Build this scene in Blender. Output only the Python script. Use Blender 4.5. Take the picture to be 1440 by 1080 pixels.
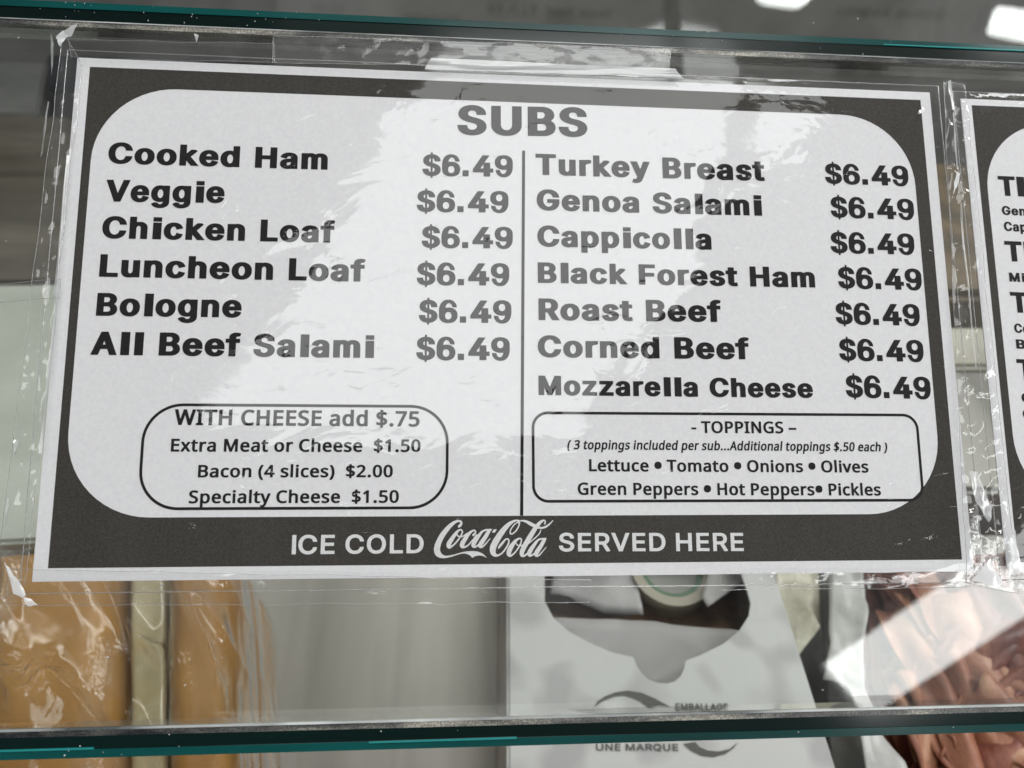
import bpy, bmesh, math, random
from mathutils import Vector, Matrix, noise

for o in list(bpy.data.objects):
    bpy.data.objects.remove(o)
scene = bpy.context.scene
COL = scene.collection
random.seed(7)

SHAPES={
 'camera_height':0.1672,
 'camera':[[0.99642,-0.008955,-0.084064,-0.024975],[-0.052173,0.717279,-0.69483,-0.193196],[0.06652,0.696728,0.714244,0.167239]],
 'lines':[["black","heading","SUBS",-21.12,58.75,21.21,59.52,10.19,0],["black","item_name","Cooked Ham",-128.4,45.37,-61.77,45.46,6.94,0],["black","item_name","Veggie",-128.32,33.05,-92.86,33.59,7.03,0],["black","item_name","Chicken Loaf",-128.46,21.35,-58.85,21.63,7.04,0],["black","item_name","Luncheon Loaf",-128.33,9.29,-49.23,9.32,7.05,0],["black","item_name","Bologne",-128.35,-2.77,-86.0,-2.63,7.06,0],["black","item_name","All Beef Salami",-129.1,-14.63,-46.02,-14.62,7.06,0],["black","item_name","Turkey Breast",4.1,45.92,80.13,46.22,7.21,0],["black","item_name","Genoa Salami",4.34,34.01,78.46,34.16,7.03,0],["black","item_name","Cappicolla",4.45,21.93,61.03,22.23,6.98,0],["black","item_name","Black Forest Ham",4.45,10.05,94.88,10.26,6.71,0],["black","item_name","Roast Beef",4.56,-1.97,63.22,-1.67,6.99,0],["black","item_name","Corned Beef",4.22,-13.76,71.81,-13.69,6.92,0],["black","item_name","Mozzarella Cheese",4.33,-25.63,91.82,-25.85,6.09,0],["black","price","$6.49",-32.1,44.47,-3.26,44.96,7.19,0],["black","price","$6.49",-33.73,32.44,-4.7,32.9,7.08,0],["black","price","$6.49",-32.04,20.69,-3.37,21.04,7.03,0],["black","price","$6.49",-33.4,8.64,-4.55,8.93,7.15,0],["black","price","$6.49",-32.6,-3.28,-3.93,-3.06,7.13,0],["black","price","$6.49",-33.22,-15.02,-4.49,-14.87,7.14,0],["black","price","$6.49",100.73,46.02,129.71,45.92,7.05,0],["black","price","$6.49",101.84,34.31,130.69,34.15,7.18,0],["black","price","$6.49",100.99,22.09,129.76,22.1,7.15,0],["black","price","$6.49",102.69,10.22,131.23,10.05,7.17,0],["black","price","$6.49",101.01,-1.73,129.49,-1.94,7.13,0],["black","price","$6.49",101.36,-13.65,129.72,-13.83,7.08,0],["black","price","$6.49",102.7,-25.54,131.04,-25.97,7.11,0],["calib","extras_text","WITH CHEESE add $.75",-103.81,-35.39,-31.93,-35.55,4.69,0],["calib","extras_text","Extra Meat or Cheese  $1.50",-104.27,-43.24,-31.51,-43.22,3.81,0],["calib","extras_text","Bacon (4 slices)  $2.00",-96.14,-50.76,-39.65,-50.74,3.67,0],["calib","extras_text","Specialty Cheese  $1.50",-98.35,-58.26,-37.73,-58.29,3.74,0],["calib","extras_text","- TOPPINGS –",51.96,-37.14,85.62,-37.14,3.71,0],["calib","extras_text","( 3 toppings included per sub...Additional toppings $.50 each )",13.01,-42.27,114.99,-42.76,2.84,0.17],["calib","extras_text","Lettuce • Tomato • Onions • Olives",19.59,-48.98,108.27,-49.39,3.69,0],["calib","extras_text","Green Peppers • Hot Peppers• Pickles",15.97,-56.07,111.76,-56.53,3.71,0],["goth","slogan_text","ICE COLD",-68.38,-73.01,-30.26,-72.98,5.52,0],["goth","slogan_text","SERVED HERE",10.0,-72.81,66.8,-73.16,5.46,0]],
 'lines2':[["black","item_text","TI",161.34,43.6,170.85,43.5,7.02,0],["black","item_text","Gen",161.64,36.81,170.09,36.67,3.15,0],["black","item_text","Cap",161.8,31.17,169.85,31.02,3.25,0],["black","item_text","TI",161.29,20.65,170.82,20.5,7.02,0],["black","item_text","Mi",161.79,13.63,167.4,13.52,3.11,0],["black","item_text","TI",161.4,3.12,170.84,2.91,6.99,0],["black","item_text","Co",161.66,-3.72,166.85,-3.84,3.12,0],["black","item_text","B",161.72,-9.01,164.9,-9.09,3.1,0],["black","item_text","TI",161.19,-19.36,170.51,-19.51,6.86,0],["black","item_text","C",161.7,-26.72,164.77,-26.84,3.04,0],["black","item_text","C",161.5,-32.06,164.56,-32.15,3.01,0]],
 'logo_quad':[[-29.48,-61.0],[9.81,-61.17],[9.58,-77.95],[-29.29,-77.56]],
 'paper':[[-140.09,80.12],[139.81,79.62],[140.33,-80.05],[-139.84,-79.7]],
 'border':[[-135.89,77.05],[136.47,77.26],[136.44,-76.59],[-136.15,-76.04]],
 'inner':[[-133.4,-133.56],[70.8,70.62],[132.13,131.78],[-62.07,-62.42]],
 'cheese':[[-112.26,-113.21],[-28.71,-29.2],[-23.19,-23.03],[-60.1,-60.26]],
 'topp':[[2.24,2.0],[-30.56,-30.79],[125.97,125.76],[-58.19,-58.54]],
 'divider':[[0.36,54.06],[-1.13,-61.97]],
 'paper2':[[151.66,78.28],[150.26,-79.55]],
 'border2':[[155.1,76.06],[154.16,-77.3]],
 'inner2':[[157.93,156.86],[69.92],[167.21],[-55.09]],
 'glass_top':[[-165.09,98.23],[176.87,100.18]],
 'glass_top_in':[[-164.57,92.51],[176.13,93.54]],
 'glass_top_bev':[[-164.32,89.72],[175.88,91.24]],
 'glass_bot':[[-144.57,-127.66],[151.73,-127.03]],
 'glass_bot_in':[[-145.12,-121.58],[152.29,-121.9]],
 'glass_bot_bev':[[-145.33,-119.36],[152.52,-119.85]],
 'lamp_small':[[0.683,-0.067],[0.765,-0.086],[0.867,-0.156],[0.895,-0.183],[0.831,-0.238],[0.745,-0.299],[0.71,-0.165]],
 'lamp_beam':[[0.437,0.168],[0.472,0.17],[0.514,-0.074],[0.485,-0.076]],
 'lamp_main':[[-0.017,-0.021],[0.397,0.015],[0.483,0.047],[0.592,0.033],[0.66,-0.055],[0.625,-0.152],[0.633,-0.319],[0.603,-0.578],[0.329,-1.024],[-0.67,-1.006]],
 'lamp_side':[[1.285,-1.929],[1.648,-1.556],[2.38,-0.768],[2.538,-1.089],[1.485,-2.163]],
 'lamp_far':[[0.683,0.102],[0.706,0.094],[0.773,0.09],[0.798,0.106],[0.794,0.187],[0.689,0.182]],
 'lamp_corner':[[1.255,0.111],[1.251,0.064],[1.259,0.054],[1.399,0.036],[1.413,0.098]],
 'box_top':[[0.0134,0.105],[0.1534,0.1053],[0.1475,0.0371],[0.1476,-0.0806],[0.0049,-0.0762]],
 'box_hole':[[0.028,0.0298],[0.0265,0.0116],[0.03,0.0026],[0.037,-0.005],[0.0467,-0.0111],[0.0564,-0.016],[0.0667,-0.0187],[0.0675,-0.0226],[0.0692,-0.0265],[0.0721,-0.0297],[0.0762,-0.0315],[0.0805,-0.0319],[0.0844,-0.031],[0.088,-0.0283],[0.0901,-0.0249],[0.0915,-0.021],[0.0994,-0.0183],[0.1123,-0.0127],[0.1219,-0.0058],[0.1286,0.0018],[0.1315,0.0088],[0.1315,0.0161],[0.1307,0.0261],[0.1289,0.0373],[0.1193,0.0462],[0.1007,0.0509],[0.0735,0.0511],[0.0458,0.0446],[0.0331,0.0382]],
 'box_sheet':[[0.0291,0.0084],[0.0766,0.006],[0.1361,-0.0014],[0.1258,-0.0399],[0.0253,-0.0374]],
 'box_can':[[0.0997,0.0389],[0.1197,0.0387]],
 'box_paper':[[0.0375,0.0525],[0.0794,0.0521],[0.0797,0.0123],[0.0585,0.0143],[0.0426,0.024],[0.032,0.0254]],
 'box_flap':[[0.124,0.0469],[0.1405,0.0422],[0.1342,0.0269],[0.1129,0.0134],[0.111,0.0188]],
 'print_upper':[[0.0446,-0.0423],[0.0467,-0.0396],[0.0502,-0.0375],[0.0554,-0.0357],[0.0613,-0.035],[0.0678,-0.0362],[0.0732,-0.0388],[0.0769,-0.0412],[0.0801,-0.0431],[0.0751,-0.0422],[0.0698,-0.0432],[0.0667,-0.0403],[0.0633,-0.0384],[0.0593,-0.0372],[0.0547,-0.0376],[0.0495,-0.0394]],
 'print_lower':[[0.0825,-0.0597],[0.0854,-0.0626],[0.0897,-0.065],[0.0947,-0.0657],[0.1006,-0.0645],[0.1048,-0.0622],[0.1075,-0.0596],[0.1031,-0.0625],[0.0977,-0.0634],[0.093,-0.0628],[0.0897,-0.0612],[0.0882,-0.059]],
 'print_words':[[[0.0821,-0.0448],[0.1065,-0.0454],[0.0827,-0.0415]],[[0.0432,-0.0615],[0.0799,-0.0626],[0.0436,-0.0585]]],
 'block_tall':[[-0.2714,0.0495],[-0.1734,0.0488],[-0.1393,-0.0862],[-0.2163,-0.0836]],
 'block_side':[[-0.1687,0.0467],[-0.1235,0.0463],[-0.0984,-0.0875],[-0.1361,-0.0863]],
 'block_pale':[[-0.1848,0.0506],[-0.1605,0.0504],[-0.1293,-0.0854],[-0.1484,-0.0848]],
 'cream':[[0.1693,0.0898],[0.2039,0.0595],[0.1858,0.0255],[0.1734,0.0048],[0.1575,-0.0095],[0.1484,-0.0124]],
 'divider_strip':[[0.189,0.058],[0.1982,0.0579],[0.1689,-0.0812],[0.1514,-0.0807]],
 'folded':[[0.1841,0.0391],[0.2025,0.0389],[0.1929,0.0044],[0.1846,-0.0122],[0.1767,-0.0338],[0.1781,-0.0471],[0.169,-0.0463],[0.1686,-0.0347],[0.1581,-0.0302],[0.1671,-0.0119]],
 'folded_low':[[0.1707,-0.0395],[0.1789,-0.0547],[0.1878,-0.0828],[0.1627,-0.082]],
 'meat':[[0.216,0.0515],[0.3788,0.0647],[0.3037,-0.0848],[0.1945,-0.0813],[0.1928,-0.0201]],
 'meat_quad':[[0.2178,0.0391],[0.3489,0.0423],[0.2764,-0.0816],[0.195,-0.079]],
 'meat_left':[[0.21,0.0438],[0.1874,-0.0256],[0.1898,-0.0849]],
 'tray_pale':[[-0.3744,0.2395],[-0.2741,0.2455],[-0.222,0.045],[-0.287,0.0415]],
 'tray_brown':[[-0.4926,0.4948],[-0.349,0.4867],[-0.2835,0.263],[-0.3879,0.2575]],
 'panel_grey':[[-0.5847,0.6973],[-0.4457,0.7135],[-0.408,0.5989],[-0.3847,0.5023],[-0.495,0.494]],
 'gap_brown':[[0.391,0.4437],[0.4937,0.433],[0.4007,0.2529],[0.3175,0.2505]],
 'gap_cream':[[0.3089,0.2233],[0.4007,0.2254],[0.3786,0.1835],[0.2919,0.1822]],
 'gap_steel':[[0.2937,0.1826],[0.3913,0.1841],[0.3446,0.0816],[0.2518,0.0818]],
 'tapes':[[[-144.53,88.26],[-138.07,76.93],[-141.17,-80.78],[-149.49,-86.13]],[[-142.59,85.43],[-79.49,86.96],[-79.23,80.55],[-141.24,79.2]],[[-80.27,89.66],[49.42,90.99],[48.65,83.23],[-79.66,80.28]],[[-145.77,-76.42],[19.4,-81.16],[18.84,-87.55],[-146.04,-86.37]],[[58.72,-79.48],[135.85,-79.84],[135.85,-84.58],[58.93,-84.32]],[[143.91,83.21],[151.55,82.48],[152.43,-86.71],[136.0,-83.07]],[[-160.66,5.12],[-137.51,7.33],[-137.65,1.4],[-160.18,-0.09]]],
 'sleeve':[[-143.2,82.6],[143.2,82.6],[143.2,-83.0],[-143.2,-83.0]],
 'dark_panel':[[-0.581,0.8365],[-0.2327,0.8883],[-0.1844,0.5556],[-0.3853,0.5384],[-0.4371,0.696],[-0.5254,0.6966]],
 'upper_back':[[-0.7009,0.7543],[1.075,1.0356],[0.8216,0.6719],[-0.5813,0.5273]],
 'crease_glints':[[0,0.45,[[-139.33,46.4],[-138.7,46.42],[-138.55,2.48],[-139.37,2.46]]],[0,0.6,[[-139.05,3.56],[-138.23,3.58],[-138.79,-44.26],[-139.57,-44.26]]],[5,0.3,[[145.15,39.61],[145.65,39.62],[145.41,-16.12],[144.68,-16.13]]],[5,0.35,[[145.63,71.51],[146.15,71.53],[145.72,50.97],[144.96,50.94]]],[0,0.6,[[-145.54,84.81],[-143.38,87.34],[-142.37,85.44],[-144.01,81.73]]],[0,0.55,[[-143.38,87.34],[-139.29,90.23],[-140.84,85.03],[-142.55,84.95]]],[0,0.45,[[-147.33,85.69],[-146.71,85.97],[-145.53,79.24],[-145.8,72.03]]],[0,0.75,[[-146.53,-74.44],[-145.07,-75.64],[-139.61,-83.34],[-140.88,-84.11],[-143.3,-82.71]]],[0,0.6,[[-140.52,-83.92],[-138.95,-84.33],[-136.48,-86.31],[-139.55,-86.27]]],[0,0.5,[[-149.68,-71.46],[-147.49,-74.44],[-147.25,-81.3],[-148.43,-85.18]]],[0,0.3,[[-146.18,63.7],[-145.72,63.24],[-146.22,46.16],[-146.96,44.98]]],[0,0.35,[[-147.54,-56.49],[-146.67,-57.5],[-146.83,-64.52],[-147.69,-63.52]]],[0,0.3,[[-147.02,-40.15],[-145.8,-40.56],[-145.68,-44.27],[-146.43,-44.68]]],[5,0.6,[[144.89,82.72],[145.97,83.29],[146.27,72.83],[145.45,72.28]]],[5,0.8,[[145.15,50.19],[146.11,49.71],[144.99,45.89],[142.62,42.04]]],[5,0.6,[[136.74,-82.65],[143.94,-76.01],[147.18,-83.2],[145.22,-84.04]]],[5,0.45,[[139.33,-48.76],[142.59,-49.44],[145.87,-61.73],[144.35,-65.04],[140.76,-58.38]]],[5,0.5,[[152.87,-67.3],[153.46,-79.36],[150.88,-81.5],[150.39,-70.59]]],[5,0.6,[[151.94,-82.6],[154.68,-83.28],[153.51,-85.43],[151.21,-84.97]]],[4,0.5,[[133.11,70.76],[136.16,73.73],[135.37,70.59],[132.81,70.23]]],[1,0.7,[[-104.23,88.26],[-102.66,87.84],[-103.19,85.35]]],[2,0.35,[[-29.83,83.02],[50.34,83.05],[53.37,79.6],[-31.63,79.44]]]],
 'board':[[-0.423,0.135],[1.623,0.231],[1.741,-0.073],[0.77,-0.11],[0.725,-0.07],[-0.438,-0.053]],
 'board_rows':[["$7.49",[-0.27,0.027],[-0.345,0.027],[-0.269,0.047]],["$10.49",[0.198,0.042],[0.076,0.042],[0.196,0.066]],["Roast Beef",[0.382,0.043],[0.222,0.042],[0.379,0.065]],["Veggie",[0.014,0.018],[-0.124,0.017],[0.014,0.037]],["Turkey Breast",[1.039,-0.072],[0.805,-0.072],[1.034,-0.049]],["$10.49",[1.188,-0.072],[1.072,-0.072],[1.182,-0.05]],["Cooked Ham",[1.459,-0.071],[1.223,-0.072],[1.451,-0.049]],["Genoa Salami",[1.238,0.078],[0.957,0.076],[1.232,0.101]]],
}
LETTERS={
'black':{
 ' ':[260,[]],
 '$':[465,[[40,113,33,151,33,163,35,164,172,164,175,159,179,129,183,120,190,109,201,98,213,92,217,91,220,92,220,209,165,225,138,236,110,250,92,263,77,278,65,293,55,311,48,341,48,364,50,385,56,405,66,424,76,439,91,455,118,475,134,483,178,498,219,505,221,549,262,550,265,549,265,547,266,505,280,505,315,499,357,484,378,472,391,462,417,439,432,415,441,391,446,355,446,343,443,339,313,339,308,345,307,359,303,374,294,392,277,406,267,409,265,407,266,301,327,283,368,266,385,257,405,243,417,233,435,209,445,190,451,166,452,135,450,120,444,98,434,78,423,62,398,37,385,28,347,9,303,-4,266,-8,265,-49,222,-50,220,-47,219,-8,193,-5,161,3,129,13,99,30,84,42,64,63,55,76,44,98],
  [187,347,190,340,201,326,207,322,217,317,220,317,220,406,207,402,200,396,192,385,186,366],
  [266,91,268,90,279,93,295,104,304,115,312,129,313,138,313,157,309,167,304,175,292,184,267,195,265,192]]],
 '.':[230,[[35,0,175,0,175,140,35,140]]],
 '0':[535,[[63,144,54,183,49,230,51,288,58,336,73,384,91,417,108,439,125,456,142,468,162,480,183,490,201,496,228,502,258,506,302,506,325,503,359,496,377,490,409,474,437,454,452,440,466,422,479,400,488,380,499,348,505,321,510,280,510,219,508,194,498,147,486,113,478,97,463,74,453,61,437,45,420,32,407,24,380,11,343,0,313,-5,296,-6,248,-5,218,0,194,6,177,12,151,25,133,37,115,53,99,71,83,96,71,121],
  [216,161,227,134,242,110,253,99,265,91,276,87,282,87,289,88,299,93,316,108,330,128,344,162,352,197,355,242,354,281,348,322,339,352,328,377,318,390,306,402,288,413,280,414,269,411,257,404,247,396,231,373,223,359,215,335,210,313,207,287,205,228,208,202]]],
 '1':[535,[[79,2,80,91,216,92,219,92,219,95,219,359,216,359,172,331,90,343,88,346,89,411,227,500,376,499,377,93,380,92,495,91,495,1,82,0]]],
 '2':[535,[[66,2,66,66,67,70,261,249,296,285,318,313,325,327,330,345,330,365,329,372,325,383,318,393,309,403,295,410,287,413,268,413,257,409,245,401,232,384,224,361,223,329,221,326,69,326,67,329,68,365,73,389,86,418,98,435,122,459,136,469,162,483,202,497,226,502,257,506,300,506,331,502,355,497,387,487,411,475,439,455,454,440,466,424,476,404,482,386,486,353,482,327,475,304,468,290,455,269,424,233,381,190,282,100,277,93,493,93,494,90,494,1,69,0]]],
 '3':[535,[[49,113,43,156,45,160,201,160,204,154,208,128,212,117,223,104,233,97,246,91,266,87,278,87,301,92,318,102,332,118,337,129,339,141,339,161,332,185,320,202,301,215,291,218,272,222,165,222,162,224,162,296,271,404,272,406,73,407,71,410,72,499,476,499,476,430,345,300,346,299,371,293,392,286,414,277,434,265,449,253,467,236,479,218,489,199,495,180,498,165,498,137,494,117,489,103,481,86,469,69,453,52,424,31,404,20,366,6,346,1,317,-4,289,-6,253,-6,216,-3,180,5,154,13,140,19,109,36,86,53,72,69,60,87]]],
 '4':[535,[[41,97,41,167,265,498,270,500,428,499,427,497,413,476,314,329,316,327,445,327,446,189,515,188,518,186,518,96,449,95,446,93,445,1,292,1,291,92,289,95,44,95],
  [220,190,222,188,290,189,290,292]]],
 '5':[535,[[66,110,61,138,60,156,62,159,214,159,217,153,218,138,222,124,231,109,240,100,257,91,271,87,277,87,289,89,301,95,318,110,327,123,333,136,338,161,336,188,327,211,319,223,308,234,299,241,286,247,270,249,243,245,228,239,201,219,72,231,68,233,98,475,102,499,470,499,470,408,247,407,245,404,237,348,237,341,239,339,272,343,312,341,353,334,381,326,413,310,432,297,457,274,467,261,482,234,489,215,496,183,496,154,489,122,479,96,462,71,442,49,418,31,396,19,374,10,344,1,318,-4,290,-6,257,-6,222,-3,189,5,168,12,144,23,122,36,103,51,89,67,78,83]]],
 '6':[455,[[24,110,18,147,18,178,20,195,18,226,18,274,21,314,30,355,42,390,58,422,78,449,103,473,131,491,163,504,201,512,253,512,292,504,324,491,347,477,360,467,386,438,402,414,411,395,417,379,417,339,348,342,321,345,308,383,299,398,290,412,279,423,266,431,253,434,234,435,219,431,207,423,190,405,181,390,173,371,162,332,165,330,199,335,256,335,279,332,309,326,340,315,368,300,384,288,402,270,418,246,427,228,434,203,438,174,436,136,431,111,418,79,402,55,384,37,368,25,340,10,317,2,286,-6,257,-9,230,-10,224,-12,192,-11,156,-3,128,5,99,18,83,28,64,43,47,63,31,91],
  [162,120,171,99,184,85,198,76,211,72,220,70,248,71,260,76,274,84,284,93,293,108,298,120,302,138,302,168,300,180,295,193,286,209,269,225,257,231,243,234,217,234,203,231,190,224,174,209,165,195,161,182,158,168,158,139]]],
 '7':[535,[[87,2,321,405,318,407,66,407,64,410,65,499,494,499,494,420,253,1,249,0,91,0]]],
 '8':[535,[[59,108,54,133,54,154,59,179,65,194,72,208,86,227,105,245,130,262,102,287,88,305,77,333,73,354,74,383,80,405,96,433,117,456,145,475,166,485,197,496,242,504,304,506,353,498,398,483,433,462,459,437,472,418,483,392,487,363,484,341,478,321,467,300,459,290,443,273,429,262,464,237,482,216,489,205,500,183,506,153,505,123,497,98,490,84,479,68,460,49,437,32,413,19,380,7,361,2,336,-3,298,-6,261,-6,223,-3,183,6,161,13,128,29,111,39,101,47,80,68,69,84],
  [232,338,242,322,251,312,262,306,280,302,290,304,303,310,319,324,326,337,328,347,330,356,328,372,321,391,309,404,292,413,274,414,258,409,249,403,240,394,234,383,230,367,230,350],
  [215,125,225,108,236,98,245,93,267,87,291,87,301,88,321,97,328,102,339,115,344,124,348,140,348,152,345,165,341,175,335,184,317,201,303,208,287,212,264,210,248,204,235,196,226,187,218,175,212,156,212,136]]],
 '9':[455,[[38,120,38,159,40,162,134,156,147,119,157,99,165,89,176,77,190,69,203,66,223,66,232,68,244,74,251,80,265,95,278,118,284,133,293,168,291,170,256,165,199,165,169,169,142,175,116,185,91,198,65,218,47,238,31,266,24,285,18,321,18,354,21,379,30,407,46,436,65,457,97,481,116,490,142,500,186,508,225,510,230,512,251,512,299,503,340,490,356,482,377,468,402,445,415,427,424,409,431,389,436,364,438,326,435,296,438,270,438,230,435,197,432,173,424,141,411,105,402,86,386,62,360,33,347,23,319,6,292,-4,270,-9,251,-12,203,-12,163,-4,129,10,113,20,95,33,78,51,58,78],
  [157,314,165,296,181,279,195,271,205,267,213,265,237,266,255,271,270,279,279,289,286,299,295,320,297,334,297,361,295,374,291,386,282,402,272,414,260,422,236,430,206,428,193,424,181,416,170,405,164,397,160,388,154,371,152,345,153,330]]],
 'A':[562,[[8,2,215,498,219,500,369,499,578,4,579,1,416,0,365,123,363,127,360,127,224,127,175,5,171,0,11,0],
  [262,222,324,222,299,286,292,298]]],
 'B':[538,[[62,2,63,499,314,500,333,499,371,493,405,483,429,472,458,454,469,444,480,430,495,403,501,382,504,353,500,327,490,304,481,291,467,277,448,264,446,261,463,252,482,238,503,214,516,189,521,171,524,152,523,126,516,101,507,80,493,61,467,40,436,23,410,13,391,9,354,2,322,0,65,0],
  [222,301,225,299,297,299,311,303,327,312,340,328,346,348,345,371,340,383,333,392,325,400,308,406,290,407,222,407],
  [222,95,225,93,319,94,333,97,344,102,357,113,362,121,366,132,367,151,359,174,349,189,341,195,320,206,313,207,222,207]]],
 'C':[594,[[51,172,43,218,42,267,48,312,51,328,65,363,75,384,87,402,102,421,120,438,153,463,177,476,196,484,245,499,297,506,362,504,399,499,428,491,454,482,479,470,502,455,520,441,538,423,548,410,558,396,570,372,581,336,584,318,584,313,429,313,427,315,417,346,411,359,399,377,385,389,371,398,351,407,329,410,306,409,281,402,270,396,253,384,231,361,220,344,210,321,202,292,199,246,202,208,212,173,226,146,239,130,258,112,268,105,289,95,309,90,335,90,359,97,378,106,387,113,401,126,410,140,419,158,428,186,584,186,584,183,579,159,570,128,559,106,543,83,523,62,499,43,478,30,441,13,403,2,368,-4,341,-6,304,-6,276,-4,241,2,193,17,164,31,137,48,117,64,104,78,87,98,69,127,59,150]]],
 'F':[491,[[62,2,63,499,472,499,473,410,471,407,225,407,222,407,222,404,222,293,448,293,450,290,450,200,222,198,221,1,65,0]]],
 'G':[604,[[53,167,46,193,43,217,42,266,44,292,49,318,61,356,74,383,87,403,104,423,117,436,152,463,191,483,218,492,248,500,295,506,360,504,392,500,422,492,443,485,471,473,490,463,516,444,534,427,548,410,560,392,572,368,582,337,586,316,585,314,430,314,427,317,419,340,408,360,396,375,386,385,372,396,355,404,337,409,314,410,293,407,278,401,248,381,234,366,225,353,210,321,202,292,199,246,202,208,206,191,216,165,234,136,254,115,278,100,297,93,310,90,337,90,355,94,372,101,385,110,400,123,413,141,421,159,426,178,423,180,292,180,292,272,585,272,586,187,584,175,578,144,564,110,542,78,521,57,487,33,451,16,401,1,371,-4,342,-6,305,-6,267,-3,240,3,199,14,172,26,139,47,122,59,99,82,89,95,73,119,62,141]]],
 'H':[601,[[62,2,63,499,221,499,222,305,222,303,225,302,404,303,405,499,564,499,564,1,405,1,405,205,404,208,402,208,222,208,221,1,65,0]]],
 'I':[307,[[40,0,267,0,267,500,40,500]]],
 'L':[473,[[62,2,62,498,65,500,220,500,222,497,222,94,464,93,466,90,465,2,463,0,65,0]]],
 'M':[716,[[62,2,63,499,240,499,371,210,500,499,503,500,678,499,678,1,521,1,520,182,515,174,436,1,304,0,222,180,219,184,217,1,65,0]]],
 'R':[531,[[62,2,63,499,309,500,340,498,375,492,411,481,441,466,466,449,481,434,494,416,502,401,508,385,514,354,514,322,512,305,506,284,499,268,479,240,458,222,444,212,425,203,424,201,545,7,547,1,376,0,268,176,264,177,225,177,222,176,221,1,65,0],
  [222,273,225,271,308,273,329,280,343,292,351,307,355,320,356,348,350,372,342,385,334,394,317,403,295,407,222,406]]],
 'S':[528,[[45,113,40,137,37,160,38,164,40,165,196,165,198,163,203,129,208,119,216,107,228,98,244,91,271,86,301,88,318,94,327,98,337,105,346,115,354,128,356,139,356,153,351,168,345,175,330,186,301,196,197,222,152,238,125,251,105,263,87,278,72,295,63,312,56,329,54,344,55,378,64,406,73,422,83,434,100,451,111,460,131,473,153,483,200,498,234,504,264,506,315,505,357,499,384,492,407,483,433,470,456,454,472,440,484,425,492,413,501,391,506,364,508,343,506,340,353,340,351,344,348,363,344,376,333,393,316,405,308,408,291,412,258,411,237,402,227,396,219,385,214,376,211,365,211,353,215,340,226,328,234,322,266,309,366,285,418,267,441,255,461,243,472,234,493,212,506,189,512,168,514,134,511,119,502,94,493,77,475,56,454,38,438,28,402,11,380,4,345,-3,299,-8,257,-8,227,-6,196,-1,146,14,116,28,96,41,71,65,63,76,51,97]]],
 'T':[530,[[33,409,33,497,35,500,521,499,521,408,361,407,358,405,357,1,201,0,198,2,198,406,36,407]]],
 'U':[601,[[67,135,62,166,63,499,220,499,220,177,222,166,228,143,233,134,241,122,254,109,276,95,300,89,335,90,348,94,363,101,371,107,386,123,397,142,402,155,405,171,405,499,564,499,564,168,563,155,555,121,543,96,518,63,494,43,476,31,441,14,413,5,385,-1,333,-7,295,-7,265,-5,235,0,202,8,177,18,151,31,122,51,105,67,87,90,77,109]]],
 'V':[562,[[9,496,9,499,11,500,168,500,172,499,295,201,297,204,415,499,578,499,578,496,371,1,221,0,218,2]]],
 'a':[469,[[35,87,31,108,33,137,38,156,44,168,51,178,71,196,99,212,132,224,179,235,174,237,37,273,39,279,51,302,61,318,77,335,103,354,136,369,157,376,184,383,221,388,283,386,334,376,361,367,377,359,404,339,424,314,435,289,440,261,439,0,288,-1,283,1,253,-5,228,-8,194,-8,156,-3,131,3,108,12,78,29,64,41,50,57,41,71],
  [181,235,282,246,284,251,284,264,281,274,272,288,259,297,247,298,231,296,213,286,203,276,197,268],
  [189,104,193,96,201,88,216,83,236,84,253,91,269,105,280,123,284,136,285,156,277,157,228,151,212,147,199,141,191,134,189,127,187,120]]],
 'c':[476,[[44,128,39,148,35,175,36,217,44,253,50,269,61,291,78,316,106,342,132,359,149,367,175,377,207,384,225,387,282,388,325,382,363,371,400,353,417,341,437,322,456,294,469,261,469,259,467,257,324,226,321,229,310,262,301,277,285,290,275,295,260,297,243,293,230,285,217,273,206,255,199,237,192,209,192,173,195,157,201,136,211,117,228,97,241,88,252,84,268,84,278,87,293,96,301,104,309,116,324,157,470,125,463,102,455,84,442,64,429,50,414,37,395,25,372,13,344,4,318,-3,293,-6,244,-7,197,-1,152,12,132,22,113,33,97,46,81,62,59,92,50,111]]],
 'd':[505,[[45,122,39,147,35,177,35,206,40,241,46,263,61,294,77,318,92,334,107,347,139,366,167,377,198,384,227,388,269,388,320,380,321,497,323,500,475,499,475,0,326,0,322,2,279,-6,232,-7,207,-5,176,1,157,7,129,20,98,41,79,60,65,79,54,100],
  [197,147,208,121,221,103,238,89,247,86,262,84,276,89,292,101,304,117,313,137,320,162,322,187,320,221,313,246,305,263,291,282,276,292,257,297,240,293,232,288,220,278,207,260,197,236,192,211,192,172]]],
 'e':[484,[[46,119,39,147,36,162,35,203,40,237,51,272,69,304,93,332,123,354,160,372,199,383,237,388,279,388,301,385,323,382,356,372,392,355,417,338,441,312,456,287,463,271,470,250,474,223,476,155,474,152,198,152,195,150,196,142,202,127,214,109,230,94,238,89,254,84,266,83,282,86,300,96,311,110,326,144,329,146,473,115,466,92,455,72,447,61,430,44,399,23,367,8,331,-1,310,-5,283,-7,248,-7,205,-3,177,4,156,11,120,29,88,54,72,73,62,87],
  [197,243,200,241,311,241,314,243,305,265,295,278,280,291,269,296,261,297,254,297,239,293,220,281,207,265]]],
 'f':[329,[[83,2,83,292,80,294,7,295,7,383,82,384,84,426,89,445,95,457,106,471,121,485,138,496,160,506,188,514,211,518,258,519,303,513,344,500,346,496,326,440,260,426,248,426,244,422,240,413,239,386,241,383,328,383,328,297,328,295,325,294,242,294,239,292,238,1,86,0]]],
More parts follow.
